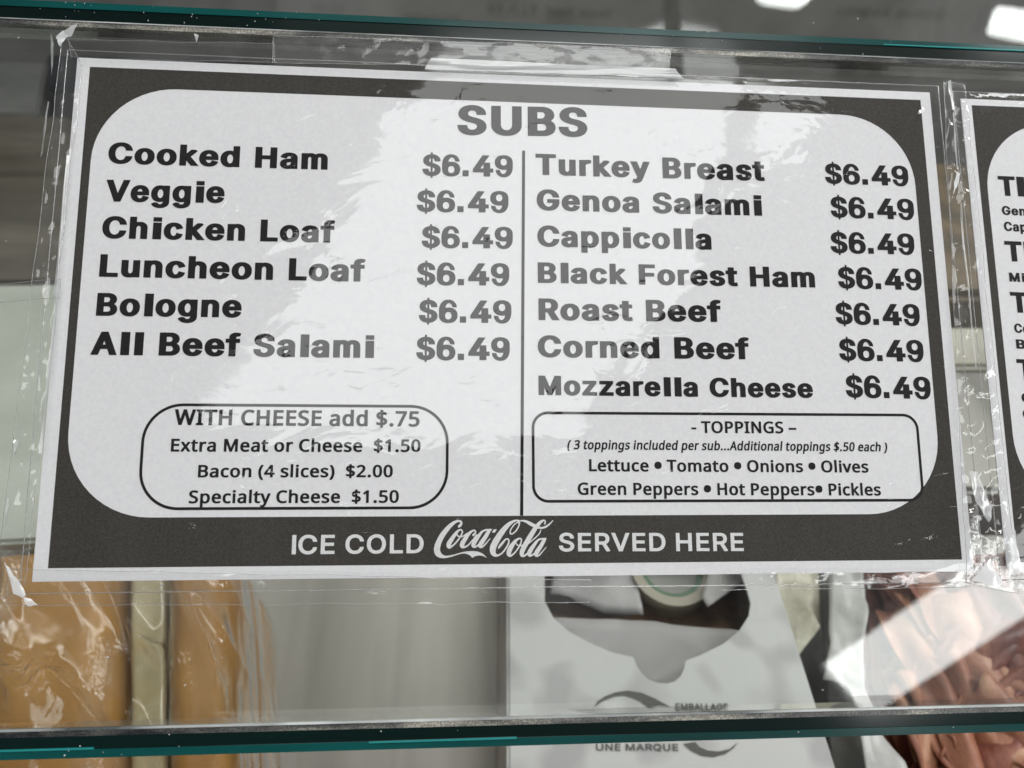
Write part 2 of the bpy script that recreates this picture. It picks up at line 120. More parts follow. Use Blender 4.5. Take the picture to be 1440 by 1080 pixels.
 'g':[506,[[48,-37,49,-35,51,-33,119,-1,193,-8,212,-28,232,-41,245,-45,272,-45,287,-41,297,-36,306,-29,316,-15,321,4,321,12,319,13,286,6,247,4,210,6,164,16,139,25,107,43,86,60,69,81,50,114,40,145,35,179,36,221,44,257,58,290,75,315,95,337,119,355,149,370,177,380,208,386,235,388,263,388,289,386,320,379,326,384,476,383,477,2,472,-27,465,-46,453,-65,434,-85,412,-101,394,-110,366,-121,331,-130,279,-136,239,-136,211,-133,162,-123,135,-114,108,-101,93,-90,74,-74,61,-58],
  [196,156,202,139,215,117,226,106,244,97,264,95,275,98,292,109,305,125,315,144,321,169,322,179,321,220,315,245,305,265,298,275,282,289,264,297,251,297,242,294,229,286,215,272,209,264,199,241,192,213,192,176]]],
 'h':[491,[[54,2,54,498,57,500,208,500,210,497,211,380,251,387,298,388,336,383,356,378,376,371,405,355,416,348,429,334,443,314,455,285,459,267,461,242,461,2,458,0,306,1,305,242,300,265,293,278,277,293,266,296,249,294,233,284,220,268,211,246,210,238,210,1,57,0]]],
 'i':[298,[[87,0,282,0,282,378,87,378],
  [87,400,282,400,282,500,87,500]]],
 'k':[460,[[54,2,55,499,210,499,211,296,216,298,312,383,417,383,457,354,458,352,454,348,305,215,497,3,497,1,319,0,212,118,210,115,209,1,57,0]]],
 'l':[298,[[87,0,282,0,282,500,87,500]]],
 'm':[697,[[54,2,55,383,205,383,210,381,252,389,292,389,311,387,337,381,352,375,379,360,406,373,437,383,475,389,518,389,544,386,569,379,586,373,607,363,628,347,638,338,650,320,657,305,662,291,667,258,667,1,512,1,511,260,509,272,502,285,493,293,479,298,466,295,455,286,444,272,439,254,438,1,283,1,283,263,279,276,272,286,261,295,252,298,238,293,227,284,214,264,210,248,210,1,57,0]]],
 'n':[490,[[54,2,55,383,205,383,211,379,235,384,264,388,298,388,322,386,356,378,379,370,395,362,410,352,428,335,440,320,449,302,455,285,460,259,461,241,461,1,306,1,305,242,300,265,293,278,277,293,266,296,249,294,233,284,220,268,211,246,210,238,210,1,57,0]]],
 'o':[496,[[44,128,39,148,35,175,36,217,44,253,50,269,61,291,78,316,106,342,132,359,149,367,175,377,207,384,225,387,281,388,331,381,369,368,387,360,408,347,426,333,439,321,461,290,471,271,478,250,485,210,485,169,478,130,471,110,461,91,438,59,410,35,393,24,374,15,344,4,318,-3,293,-6,244,-7,197,-1,152,12,135,20,113,33,97,46,81,62,59,92,50,111],
  [197,147,206,125,217,107,234,92,247,86,267,84,278,87,295,99,310,116,321,137,328,166,329,177,328,213,324,231,313,259,302,275,285,290,275,295,261,297,243,293,230,285,217,273,211,263,199,237,192,209,192,172]]],
 'p':[505,[[54,-127,55,383,205,383,207,383,210,379,242,386,266,388,313,387,343,382,376,372,400,362,429,343,449,323,462,307,473,289,481,271,487,253,495,213,495,170,487,128,481,110,473,92,455,65,433,42,411,25,383,11,351,0,305,-7,262,-7,211,1,210,-125,208,-128,57,-128],
  [215,142,224,122,234,107,247,95,256,89,267,85,280,85,293,90,301,95,313,107,322,120,329,135,336,161,339,182,338,214,331,241,322,263,312,276,295,290,280,296,267,296,255,293,243,285,235,276,224,260,214,236,209,209,209,175]]],
 'r':[335,[[54,2,55,383,205,383,210,382,248,388,298,388,343,385,343,311,277,292,255,293,248,291,230,282,223,274,214,259,210,243,210,1,57,0]]],
 's':[444,[[38,98,33,118,35,120,178,146,181,144,195,104,207,90,216,86,226,83,243,83,254,86,266,93,272,99,275,106,277,113,275,122,272,129,267,134,257,139,175,156,128,170,93,188,82,197,63,217,55,233,49,258,49,278,52,296,62,316,75,333,88,344,110,359,149,376,193,385,217,388,262,388,286,385,322,378,345,370,365,360,390,342,404,327,415,311,424,291,431,269,299,243,291,241,287,243,275,272,270,281,263,289,250,298,237,300,229,298,218,293,210,286,204,274,204,267,208,256,219,248,244,240,325,223,357,213,384,199,400,188,414,174,423,161,430,144,434,125,433,100,428,83,421,68,410,53,391,36,370,23,344,11,323,4,295,-3,269,-6,215,-7,188,-5,161,0,118,13,99,23,80,36,57,59,45,79]]],
 't':[302,[[71,73,67,92,67,292,64,294,7,295,7,381,10,383,67,384,67,464,69,466,220,466,222,464,223,384,300,383,302,383,303,380,303,295,225,294,222,292,222,104,223,97,225,90,229,88,293,97,315,12,276,1,238,-4,204,-4,160,3,133,11,114,20,103,28,84,47,76,61]]],
 'u':[491,[[61,97,54,133,55,383,210,383,210,138,217,115,226,101,238,91,251,87,269,91,285,102,297,119,304,140,305,150,306,383,461,383,461,1,311,0,308,1,306,5,280,-1,249,-5,218,-5,179,0,139,12,120,22,100,36,85,51,75,65,67,80]]],
 'y':[469,[[46,-112,72,-29,137,-37,144,-30,152,-18,165,14,166,21,9,380,9,383,171,383,247,204,249,206,324,383,484,383,485,381,302,-37,291,-57,274,-80,252,-100,229,-113,198,-124,169,-129,156,-131,108,-129,75,-123]]],
 'z':[460,[[43,2,43,64,46,70,240,289,238,290,50,291,50,383,435,383,435,315,243,95,246,93,440,93,442,90,441,1,46,0]]],
},
'calib':{
 ' ':[180,[]],
 '$':[391,[[39,62,39,123,42,127,73,139,98,130,125,123,152,118,159,118,159,121,159,219,124,233,94,248,72,266,54,289,43,315,39,338,39,360,43,381,47,392,60,417,84,440,100,451,118,459,141,467,159,470,160,529,243,530,245,527,246,472,285,466,312,458,344,446,359,439,330,359,274,380,248,386,246,385,245,288,248,285,293,268,322,252,342,235,353,222,364,202,370,173,370,148,363,117,352,97,341,84,318,65,299,54,285,48,246,38,245,-35,243,-38,161,-38,159,-35,159,33,125,36,96,41,62,51],
  [141,335,149,322,156,317,159,317,159,382,150,379,144,372,141,366,138,354],
  [245,126,252,127,263,134,270,146,271,154,270,170,265,179,254,188,247,191,245,188]]],
 '(':[219,[[46,47,37,81,29,130,25,174,25,219,31,281,38,319,47,351,60,388,81,433,105,471,126,498,131,500,192,500,209,480,212,475,191,443,173,410,155,366,143,328,134,284,129,251,126,220,126,174,129,144,135,105,143,68,154,33,168,-3,184,-34,211,-79,191,-103,131,-103,127,-102,106,-76,90,-51,74,-24,58,13]]],
 ')':[219,[[22,-79,41,-49,63,-9,76,22,89,62,101,115,106,151,107,227,100,285,91,325,81,360,66,397,56,420,22,476,42,500,105,500,116,488,140,455,167,406,178,377,188,349,196,316,204,276,208,227,208,165,202,109,189,50,178,18,166,-11,144,-53,129,-74,107,-103,42,-103]]],
 '-':[233,[[25,151,25,231,27,234,220,234,223,232,223,153,221,150,28,150]]],
 '.':[199,[[47,34,45,62,49,78,60,95,78,107,96,112,116,112,125,111,140,105,152,97,164,80,168,64,168,39,165,28,162,20,151,7,139,-2,130,-5,114,-9,100,-9,76,-3,59,10,52,21]]],
 '0':[391,[[47,120,38,157,32,205,31,226,32,299,38,348,47,386,58,416,76,449,93,468,121,488,149,500,172,505,203,508,237,504,266,495,296,479,326,449,338,431,348,410,358,383,367,349,374,293,375,267,374,207,367,148,360,120,352,95,339,68,331,55,321,42,301,24,286,14,264,3,247,-2,216,-6,190,-6,165,-3,143,3,121,14,103,27,85,45,63,77,54,99],
  [143,135,151,112,165,91,181,80,201,76,223,80,238,89,252,110,261,135,269,170,274,229,272,296,268,338,263,362,250,395,235,414,227,419,217,423,193,424,183,422,172,415,162,406,156,398,148,381,143,367,135,320,131,262,133,192,137,163]]],
 '1':[391,[[52,388,188,498,193,500,268,499,268,1,173,0,170,2,170,372,162,368,104,319,100,322]]],
 '2':[391,[[30,2,31,70,180,227,214,265,230,288,244,315,250,336,253,354,252,379,247,395,237,409,230,415,220,420,205,424,184,424,159,419,131,404,83,369,34,431,32,438,61,463,88,479,117,493,157,504,175,506,227,505,252,500,273,493,289,484,309,470,323,457,339,433,347,416,354,382,354,348,348,316,342,298,332,278,320,258,302,232,264,188,166,86,371,86,373,83,373,1,33,0]]],
 '3':[391,[[29,27,29,89,63,103,100,88,128,80,148,77,191,76,221,81,241,90,255,106,261,118,265,132,266,160,263,176,253,192,241,201,228,207,203,214,182,216,100,216,97,218,98,298,162,298,191,301,217,309,228,315,238,325,245,333,251,346,254,369,251,393,241,408,228,418,212,423,180,424,163,422,142,416,127,409,75,376,33,433,27,443,27,445,60,469,92,486,121,497,154,504,179,507,209,507,234,504,266,497,281,491,299,481,324,461,341,436,349,417,356,386,354,351,351,333,345,318,334,299,322,285,296,264,317,253,339,235,353,215,364,192,368,176,370,154,369,130,363,100,349,70,329,44,299,21,265,6,221,-4,193,-7,154,-7,109,-2,81,5,63,10]]],
 '4':[391,[[13,108,13,173,15,178,232,501,236,502,327,502,328,192,330,190,390,190,392,190,393,188,392,107,330,106,328,104,327,1,229,1,229,103,227,106,16,106],
  [128,191,228,191,228,339,225,338,150,227]]],
 '5':[391,[[40,29,40,87,41,91,76,103,99,91,120,84,143,79,183,76,212,80,233,88,241,94,251,103,262,123,266,136,268,155,266,182,258,204,253,212,243,222,229,230,212,235,195,237,163,238,133,234,95,226,51,256,50,269,69,499,338,499,339,417,337,414,159,413,158,410,150,319,151,318,157,317,177,320,213,320,234,317,262,311,287,301,302,293,319,282,338,262,350,245,360,225,367,199,369,180,369,150,365,119,356,93,347,74,330,51,318,39,297,24,266,8,249,2,219,-4,195,-7,161,-7,112,-1,70,12,55,19]]],
 '7':[391,[[78,1,261,413,258,414,30,414,28,417,28,499,373,499,374,434,186,2,183,0,81,0]]],
 'A':[433,[[-6,2,181,501,184,502,266,502,452,7,453,1,349,1,298,135,295,142,292,144,151,143,97,1,-3,0],
  [182,232,185,230,262,230,265,231,224,344,223,343,218,332]]],
 'B':[440,[[61,2,62,499,233,500,264,498,294,493,318,487,337,479,357,469,374,455,388,438,400,410,405,383,404,345,395,314,391,305,378,288,369,279,350,265,380,246,394,232,406,215,414,196,421,162,419,126,411,92,400,71,383,48,358,29,336,17,301,6,258,0,64,0],
  [162,303,165,301,250,302,269,306,285,314,293,323,297,332,302,349,302,372,298,386,293,395,286,402,275,408,250,414,215,417,163,416],
  [162,85,165,83,246,83,275,88,291,96,300,105,306,114,311,124,315,141,315,166,311,182,305,194,295,204,286,209,261,217,238,219,163,218]]],
 'C':[428,[[52,148,42,193,38,231,40,286,46,324,59,368,77,404,103,438,122,457,147,474,185,492,221,502,262,507,310,505,353,498,393,486,427,469,426,464,390,388,343,409,321,416,295,421,260,421,246,418,218,409,202,399,178,375,169,361,160,344,149,310,143,264,144,218,153,174,160,154,170,135,183,117,194,105,205,97,222,88,243,82,259,79,300,79,325,83,357,90,401,104,406,104,406,19,384,10,355,2,321,-4,291,-6,235,-5,212,-2,183,6,161,14,138,27,120,40,100,58,79,86,69,105]]],
 'E':[380,[[61,2,62,499,357,499,358,417,356,414,165,414,162,413,163,303,345,302,347,299,347,221,346,219,344,218,163,217,162,89,163,86,165,86,356,86,358,83,357,1,64,0]]],
 'G':[489,[[52,150,42,194,38,231,40,285,43,310,50,337,63,373,80,405,96,426,119,448,131,458,156,474,193,491,234,502,277,507,331,505,370,499,414,487,454,470,425,398,419,386,380,404,355,412,310,421,272,421,245,416,220,406,199,392,184,379,174,367,165,351,154,327,148,305,143,274,143,226,148,193,160,154,177,125,198,104,224,89,255,80,276,78,309,78,341,82,353,84,355,86,355,192,352,193,257,194,257,280,457,280,457,24,425,13,385,3,325,-5,259,-6,219,-2,194,5,168,14,145,26,120,44,102,60,85,81,70,106]]],
 'H':[497,[[61,2,62,499,162,499,163,303,345,302,347,303,348,305,349,499,450,499,450,1,351,0,348,2,348,215,347,217,345,218,163,217,162,2,159,0,64,0]]],
 'I':[244,[[25,2,26,62,73,74,77,76,78,78,78,422,76,425,26,438,25,498,28,500,231,500,232,497,232,438,182,425,180,422,180,78,182,75,232,62,232,2,229,0,28,0]]],
 'L':[360,[[61,2,61,498,64,500,161,500,162,497,162,88,165,86,358,86,360,83,360,2,357,0,64,0]]],
 'M':[602,[[61,2,62,499,182,500,185,498,304,170,308,164,432,498,436,500,554,499,555,1,457,0,454,2,453,289,445,270,348,4,345,1,343,0,268,0,264,2,163,282,159,288,159,2,156,0,64,0]]],
 'N':[509,[[61,2,62,499,161,500,165,498,361,182,365,178,365,498,368,500,462,499,462,1,363,0,359,2,164,315,158,323,159,2,156,0,64,0]]],
 'O':[522,[[52,148,42,193,38,231,40,288,44,323,50,345,64,386,73,405,84,422,98,439,113,454,141,475,164,487,194,498,232,505,270,508,295,506,327,502,364,491,389,479,406,468,435,443,461,408,473,386,483,358,491,331,496,305,499,261,498,218,496,196,485,146,474,118,464,99,455,83,438,62,421,45,397,27,378,16,356,7,330,-1,301,-5,285,-7,237,-5,213,-2,181,7,143,25,123,38,105,54,89,72,74,94,61,120],
  [154,165,165,138,184,111,205,94,219,87,233,82,257,78,280,78,309,83,325,89,340,99,359,117,369,132,376,146,388,187,393,221,394,252,393,281,388,314,377,351,371,364,359,384,341,402,324,412,306,418,282,422,258,422,233,418,213,411,192,398,180,386,169,369,158,346,151,323,146,295,143,267,143,233,147,198]]],
 'P':[411,[[61,2,62,499,221,500,239,499,287,490,311,482,327,473,349,458,372,432,385,405,391,383,394,352,392,316,383,284,373,261,360,243,340,224,324,212,297,199,277,192,243,185,220,182,163,182,162,1,64,0],
  [162,267,165,265,202,265,232,269,258,278,268,284,275,291,281,299,287,314,290,326,291,348,288,366,285,378,272,396,253,408,230,414,197,417,163,416]]],
 'S':[376,[[33,24,32,86,34,89,66,103,101,90,136,82,166,78,204,79,224,84,241,94,252,106,259,127,259,146,256,161,251,171,239,183,208,200,142,227,104,247,84,263,73,274,56,295,48,312,42,332,38,354,38,385,44,414,52,431,60,444,77,464,103,482,120,491,143,499,176,505,222,507,265,502,315,488,353,472,354,470,347,451,324,389,282,406,249,416,222,421,188,421,171,417,157,409,147,398,140,379,141,360,143,348,147,339,157,327,173,315,199,302,259,278,295,259,317,243,333,226,344,212,354,189,358,176,362,139,359,114,356,98,348,77,335,57,310,32,292,20,278,13,253,3,210,-5,157,-7,117,-3,76,6,52,14]]],
 'T':[380,[[6,416,6,497,8,500,388,499,388,415,252,414,249,413,248,1,150,0,147,2,146,414,9,414]]],
 'W':[616,[[129,4,4,499,105,500,108,498,179,209,182,204,265,498,269,500,360,499,446,207,449,201,523,499,626,499,619,466,499,1,408,0,404,2,314,315,307,293,225,1,133,0,131,1]]],
 'a':[384,[[34,74,29,102,29,125,33,146,44,173,59,193,69,202,96,219,111,225,143,235,182,241,245,243,248,245,248,264,245,279,241,292,236,298,228,304,214,309,201,310,184,309,162,304,128,291,93,274,65,343,64,350,102,369,138,381,177,389,214,390,246,386,277,378,303,363,319,349,331,332,339,313,347,279,348,256,347,0,268,-1,265,1,261,21,259,23,232,7,216,1,195,-4,174,-7,146,-7,121,-3,91,7,69,21,53,37,45,49],
  [134,94,139,85,144,81,153,76,165,73,193,76,214,84,231,99,241,114,247,138,247,169,221,170,186,166,162,160,150,154,140,144,133,129,131,107]]],
 'b':[418,[[54,1,54,529,57,530,152,530,154,527,154,370,179,381,204,387,228,390,258,389,279,385,301,377,327,363,348,346,365,325,372,313,382,293,392,260,398,214,398,167,393,130,387,105,379,86,370,67,358,48,343,32,330,21,316,13,298,5,260,-5,247,-7,210,-5,176,3,158,12,141,22,135,4,133,0,57,-1],
  [163,119,171,102,184,86,199,78,211,76,233,74,253,80,265,88,272,95,278,105,288,127,294,158,295,170,294,227,289,254,278,280,268,293,255,303,237,308,211,308,199,305,183,297,174,288,169,281,162,264,157,243,154,201,156,152]]],
 'c':[333,[[46,107,39,132,35,173,35,208,39,249,48,281,59,305,75,329,92,348,113,363,139,376,166,385,196,390,236,390,267,385,298,376,329,362,306,293,301,283,260,298,221,306,207,306,191,304,170,293,156,279,147,260,141,237,137,207,137,174,142,139,149,118,155,106,164,95,179,83,202,77,226,77,248,80,286,94,319,81,322,77,322,24,320,20,290,6,265,-2,244,-5,197,-6,177,-4,154,1,134,8,117,16,94,32,76,50,66,64,54,85]]],
 'd':[418,[[45,108,37,145,35,171,35,210,37,237,41,260,50,292,62,317,73,332,95,355,116,371,140,381,170,389,180,390,225,389,247,384,278,371,279,530,378,530,378,0,294,0,291,5,289,18,286,20,271,10,252,2,221,-5,183,-6,144,1,128,7,110,16,81,40,61,68,54,82],
  [143,132,152,110,162,93,173,83,191,76,211,74,238,80,252,88,264,102,272,123,277,146,279,215,275,243,268,269,259,286,246,299,234,305,223,308,197,309,185,306,172,299,163,290,158,282,152,271,145,252,138,220,137,173]]],
 'e':[385,[[43,119,36,158,35,206,37,232,45,267,54,293,65,313,80,335,105,358,120,368,136,377,160,385,189,390,225,390,258,384,272,379,294,368,320,348,335,330,343,319,353,298,361,277,366,255,368,235,367,164,141,164,139,163,138,160,142,139,147,125,154,111,169,94,188,82,207,77,220,76,247,77,279,83,320,97,353,83,354,26,352,23,309,6,280,-2,255,-5,205,-6,177,-3,157,2,140,8,116,20,94,36,80,49,61,76,52,95],
  [142,245,145,243,261,243,264,244,264,246,258,273,247,293,236,302,228,306,207,310,184,306,169,297,154,280,146,262]]],
 'g':[418,[[61,-126,61,-68,63,-64,96,-52,129,-65,161,-72,179,-75,213,-76,234,-72,248,-65,262,-53,274,-31,279,-7,279,10,277,13,248,1,220,-6,189,-7,166,-4,145,1,115,14,100,24,81,41,66,62,53,87,45,110,38,139,35,174,36,225,42,260,54,297,66,320,84,344,102,361,130,377,161,387,177,390,196,390,215,390,230,387,265,376,288,363,289,364,292,382,294,384,378,383,379,-9,376,-30,370,-56,362,-78,356,-88,344,-105,331,-118,309,-134,295,-141,275,-148,246,-154,221,-157,184,-157,146,-153,97,-142,78,-135],
  [145,128,152,109,163,91,177,80,190,75,216,74,239,79,253,87,265,102,274,122,279,149,280,163,279,225,274,252,269,268,258,287,245,299,232,305,220,307,208,309,192,307,183,305,171,297,156,281,145,253,139,231,137,208,138,159]]],
 'h':[419,[[54,2,54,528,57,530,152,530,154,527,154,369,190,383,222,389,257,389,289,384,317,374,339,361,350,351,360,338,372,315,379,295,383,261,383,2,380,0,286,0,283,2,283,254,282,264,277,282,270,294,263,301,255,304,239,308,210,307,189,300,174,286,166,272,161,259,156,235,154,204,153,1,57,0]]],
 'i':[193,[[52,442,49,454,49,468,54,488,59,495,68,504,80,510,102,515,115,514,128,510,139,504,147,497,156,483,159,471,159,452,156,441,146,424,130,413,110,408,96,408,82,412,72,417,63,424,55,434],
  [54,2,54,382,57,383,152,383,154,380,154,2,151,0,57,0]]],
 'k':[367,[[54,2,54,528,57,530,152,530,154,527,154,261,267,383,342,383,346,380,362,359,361,356,351,345,234,216,371,28,372,24,356,3,352,0,273,0,174,138,165,149,154,139,153,1,57,0]]],
 'l':[193,[[54,2,54,528,57,530,152,530,154,527,153,2,151,0,57,0]]],
 'm':[619,[[54,2,54,383,139,383,141,380,143,367,146,364,173,379,198,387,223,390,257,389,282,384,302,377,322,365,340,350,364,369,386,379,417,388,437,390,458,390,491,386,514,378,528,371,540,363,557,346,569,326,576,307,581,284,583,260,583,1,486,0,483,2,483,255,478,280,470,296,459,304,443,308,418,307,407,303,395,296,385,285,380,277,372,251,368,214,367,1,272,0,269,2,269,242,268,260,263,282,255,296,249,302,242,305,228,308,203,307,195,304,183,298,169,282,165,272,159,252,155,227,154,204,153,1,57,0]]],
 'n':[419,[[54,2,54,383,139,383,141,380,143,367,146,363,166,375,187,383,217,389,251,390,273,388,299,382,322,372,340,361,357,344,370,321,376,305,382,274,383,261,383,1,286,0,283,2,283,254,282,264,277,282,270,294,263,301,255,304,239,308,211,307,199,304,189,300,180,293,172,283,161,258,156,234,154,203,153,1,57,0]]],
 'o':[411,[[45,118,38,144,35,176,36,225,43,265,55,298,68,320,82,338,109,361,141,378,177,387,196,390,232,390,250,387,282,379,316,361,344,338,361,315,371,296,378,280,388,244,392,215,392,169,389,148,383,119,377,101,361,68,345,48,334,36,313,20,292,9,273,2,247,-4,227,-6,188,-5,147,5,130,12,114,21,98,33,81,50,61,79],
  [143,136,150,115,162,96,176,84,192,77,217,74,239,78,255,88,270,104,281,126,287,151,289,171,289,215,286,240,277,267,266,285,254,297,233,306,200,308,184,304,175,299,167,293,158,282,150,269,143,249,138,223,137,175]]],
 'p':[418,[[54,-155,54,382,57,384,140,384,143,377,144,365,146,364,162,374,182,382,216,390,237,390,265,388,283,385,304,377,323,367,337,357,357,337,372,314,379,300,388,276,396,231,398,169,390,120,379,86,369,65,359,51,337,28,317,14,287,1,258,-6,226,-7,189,0,154,13,153,-156,57,-157],
  [163,119,175,96,186,85,205,77,227,75,245,77,260,85,272,99,283,118,290,141,295,172,295,213,293,233,285,262,275,283,261,298,249,305,239,307,222,309,196,304,186,299,177,291,166,274,157,244,154,206,156,153]]],
 'r':[290,[[54,2,54,383,141,383,143,382,144,363,147,357,164,370,183,380,197,385,215,389,227,390,260,389,297,382,286,296,282,295,253,302,235,305,218,304,210,301,191,290,177,276,167,261,162,251,156,229,154,207,153,1,57,0]]],
 's':[332,[[34,24,33,82,34,85,39,87,68,98,102,84,127,77,153,73,172,73,191,76,207,82,215,90,220,105,219,117,216,123,212,129,204,135,176,150,130,169,93,187,68,203,51,221,42,235,36,250,32,270,32,289,35,306,40,320,52,342,68,357,93,373,123,384,160,390,204,390,239,385,274,375,315,357,294,304,283,280,223,303,203,308,180,310,160,309,143,304,134,297,130,286,130,280,134,270,146,259,177,244,241,217,264,205,285,190,301,173,310,156,315,143,319,113,317,89,312,71,306,58,295,43,274,24,243,7,214,-2,178,-6,141,-6,96,-1,66,8]]],
 't':[258,[[64,69,60,86,58,110,58,304,55,305,11,306,10,357,14,361,61,383,85,463,157,464,159,461,160,385,254,384,256,382,256,306,162,305,159,304,159,108,162,95,167,85,174,78,183,74,209,76,258,88,259,13,256,10,234,1,204,-5,167,-6,138,-1,113,8,93,21,85,30,75,44]]],
 'u':[419,[[57,79,53,94,50,123,51,383,148,384,151,382,151,130,152,120,159,98,169,85,177,80,199,74,228,77,247,84,260,96,269,111,273,124,278,148,281,174,281,383,380,383,380,0,296,-1,293,1,290,19,288,20,262,6,228,-4,208,-7,180,-7,152,-3,121,7,103,16,92,24,78,38,72,48,62,65]]],
 'v':[350,[[-5,379,-6,383,-3,383,96,383,100,382,176,164,183,146,266,383,371,383,359,348,231,0,136,0,133,2]]],
 'x':[363,[[15,24,130,196,21,358,21,361,36,380,42,383,117,383,189,274,262,383,336,383,339,382,357,361,357,358,248,196,364,26,364,23,348,4,342,0,268,1,189,117,110,0,35,0]]],
 'y':[351,[[8,-145,8,-68,55,-76,75,-76,89,-71,104,-57,110,-49,121,-23,136,16,-2,370,-5,383,100,383,185,151,266,383,372,383,369,371,220,-36,205,-72,187,-101,166,-125,147,-139,125,-149,107,-154,88,-157,59,-157,27,-152,10,-148]]],
 '–':[345,[[25,151,25,231,27,234,332,234,335,232,335,153,333,150,28,150]]],
 '•':[327,[[36,209,30,244,30,281,38,325,50,355,60,368,77,385,90,394,117,407,152,415,206,413,233,405,256,394,281,373,295,355,308,327,316,290,314,226,306,196,295,174,274,149,254,133,219,118,187,112,145,114,110,124,80,141,59,161,43,189]]],
},
'goth':{
 ' ':[194,[]],
 'A':[535,[[10,2,213,498,216,500,319,499,515,26,524,1,413,1,361,129,358,131,174,131,122,1,14,0],
  [207,215,326,215,326,218,290,309,267,371,265,370]]],
 'B':[511,[[62,2,63,499,286,500,302,499,326,495,357,487,378,477,398,465,418,447,435,422,446,396,450,377,451,360,450,342,443,315,427,290,414,276,394,263,395,261,409,253,425,242,442,226,455,208,465,184,469,168,471,148,470,123,464,97,450,68,429,45,404,28,376,15,345,6,295,0,65,0],
  [168,296,171,294,270,294,289,296,311,304,325,313,335,322,344,339,346,351,346,366,341,384,333,395,320,406,292,414,282,415,169,415],
  [168,86,171,85,291,85,311,87,330,92,347,101,356,110,362,118,367,136,367,148,362,167,350,185,339,195,322,204,301,211,291,212,170,212,168,209]]],
 'C':[566,[[53,166,46,192,43,217,42,267,44,293,49,319,62,361,79,393,103,426,122,445,144,462,180,483,216,496,243,502,270,506,298,507,333,504,360,500,387,492,428,474,464,450,484,429,495,416,506,399,516,378,527,343,531,325,530,320,427,320,424,324,416,350,407,368,391,387,372,401,352,410,324,417,301,420,268,417,237,409,218,399,202,388,184,370,174,356,160,329,155,315,148,276,146,241,150,206,157,178,168,154,176,142,190,123,214,104,242,89,265,83,284,81,309,81,342,87,361,94,374,101,389,112,400,123,415,146,424,175,427,179,530,179,526,153,520,131,507,103,496,86,481,67,461,49,439,32,412,18,392,10,364,1,337,-4,312,-6,280,-6,254,-4,214,5,190,13,165,25,139,42,118,58,105,72,86,95,74,115,62,138]]],
 'D':[558,[[62,2,63,499,271,500,308,496,348,488,382,476,409,462,441,438,458,421,472,403,493,368,501,348,508,324,516,278,517,249,516,222,512,196,506,168,501,153,487,121,472,98,458,80,428,53,396,32,370,21,348,13,311,5,265,0,65,0],
  [168,86,171,85,261,85,284,87,311,93,340,105,358,117,375,133,391,157,405,190,411,223,412,264,407,301,399,329,393,342,381,361,364,380,340,396,310,408,279,414,266,415,169,415]]],
 'E':[472,[[62,2,63,499,423,499,424,418,422,416,169,415,169,296,405,295,407,292,407,214,407,211,404,211,169,210,168,88,169,85,171,85,426,84,427,82,427,1,65,0]]],
 'G':[577,[[54,161,44,206,42,234,42,267,46,309,59,353,79,394,104,428,121,445,139,460,162,474,179,483,218,497,267,506,293,507,320,506,347,502,378,495,404,485,424,476,461,451,489,423,513,387,525,357,532,322,428,321,425,323,414,351,401,372,386,388,365,403,353,409,335,415,315,419,290,420,261,416,240,410,222,402,195,382,183,369,172,353,163,337,155,315,148,276,146,240,151,199,156,181,167,156,184,130,202,113,212,105,229,95,243,89,273,82,310,81,329,83,355,90,374,100,387,109,407,130,420,154,426,176,426,181,424,183,292,184,292,267,533,267,533,187,532,174,526,142,513,110,496,82,487,70,467,51,440,31,410,15,380,5,348,-3,315,-6,281,-6,234,0,214,5,184,15,160,27,136,43,123,53,101,75,87,93,73,116,61,141]]],
 'H':[573,[[62,2,63,499,167,499,169,298,402,298,404,298,405,301,405,499,510,499,510,1,405,1,405,210,404,212,402,213,169,213,167,1,65,0]]],
 'I':[170,[[45,0,152,0,152,500,45,500]]],
 'L':[445,[[62,2,62,498,65,500,166,500,168,497,169,85,411,84,413,82,413,2,410,0,65,0]]],
 'M':[688,[[62,2,63,499,188,500,191,499,327,189,345,144,367,199,497,499,626,499,626,1,523,0,520,2,520,300,516,295,387,2,384,0,304,0,301,1,298,7,166,301,165,2,163,0,65,0]]],
 'N':[580,[[62,2,63,499,170,500,173,499,411,165,412,498,415,500,517,499,517,1,410,0,407,1,169,336,169,2,166,0,65,0]]],
 'O':[590,[[53,166,46,192,43,217,42,266,44,293,49,319,62,361,74,385,86,404,105,428,120,443,154,468,189,486,216,496,242,502,268,506,295,507,322,506,348,502,393,490,429,473,453,457,467,447,489,424,503,407,519,381,529,359,542,319,546,293,549,266,549,234,546,206,542,180,534,154,523,128,515,112,502,92,487,73,470,56,451,41,430,27,404,14,368,2,337,-4,311,-6,280,-6,233,0,210,6,179,18,153,32,132,47,114,62,100,78,87,94,73,117,61,142],
  [156,181,168,154,179,137,192,122,220,100,249,87,283,81,318,82,352,90,367,98,384,108,405,128,423,155,434,180,443,220,444,265,439,300,429,332,415,359,395,382,374,398,347,411,323,417,292,420,262,416,235,408,208,392,186,372,170,350,159,325,151,300,148,276,146,241,150,206]]],
 'Q':[590,[[53,166,46,192,43,217,42,266,48,314,61,358,80,395,95,416,112,436,138,458,156,470,190,487,233,500,276,506,315,506,339,504,365,499,392,490,430,472,451,459,469,445,487,427,502,408,515,388,528,361,542,320,546,294,549,267,547,217,542,180,529,141,510,104,489,76,463,49,519,-18,517,-23,503,-44,423,-44,380,6,359,0,330,-5,273,-6,226,2,198,10,176,19,154,31,134,45,120,57,98,80,74,115,62,139],
  [155,185,161,169,173,146,187,127,198,116,223,98,256,85,279,81,311,81,315,83,258,152,259,157,274,179,353,178,393,132,399,125,402,125,419,147,433,177,442,211,444,234,444,266,439,301,433,323,419,353,406,371,383,392,355,408,333,415,310,419,271,418,239,409,217,399,198,385,181,367,169,348,156,319,150,294,146,259,148,223]]],
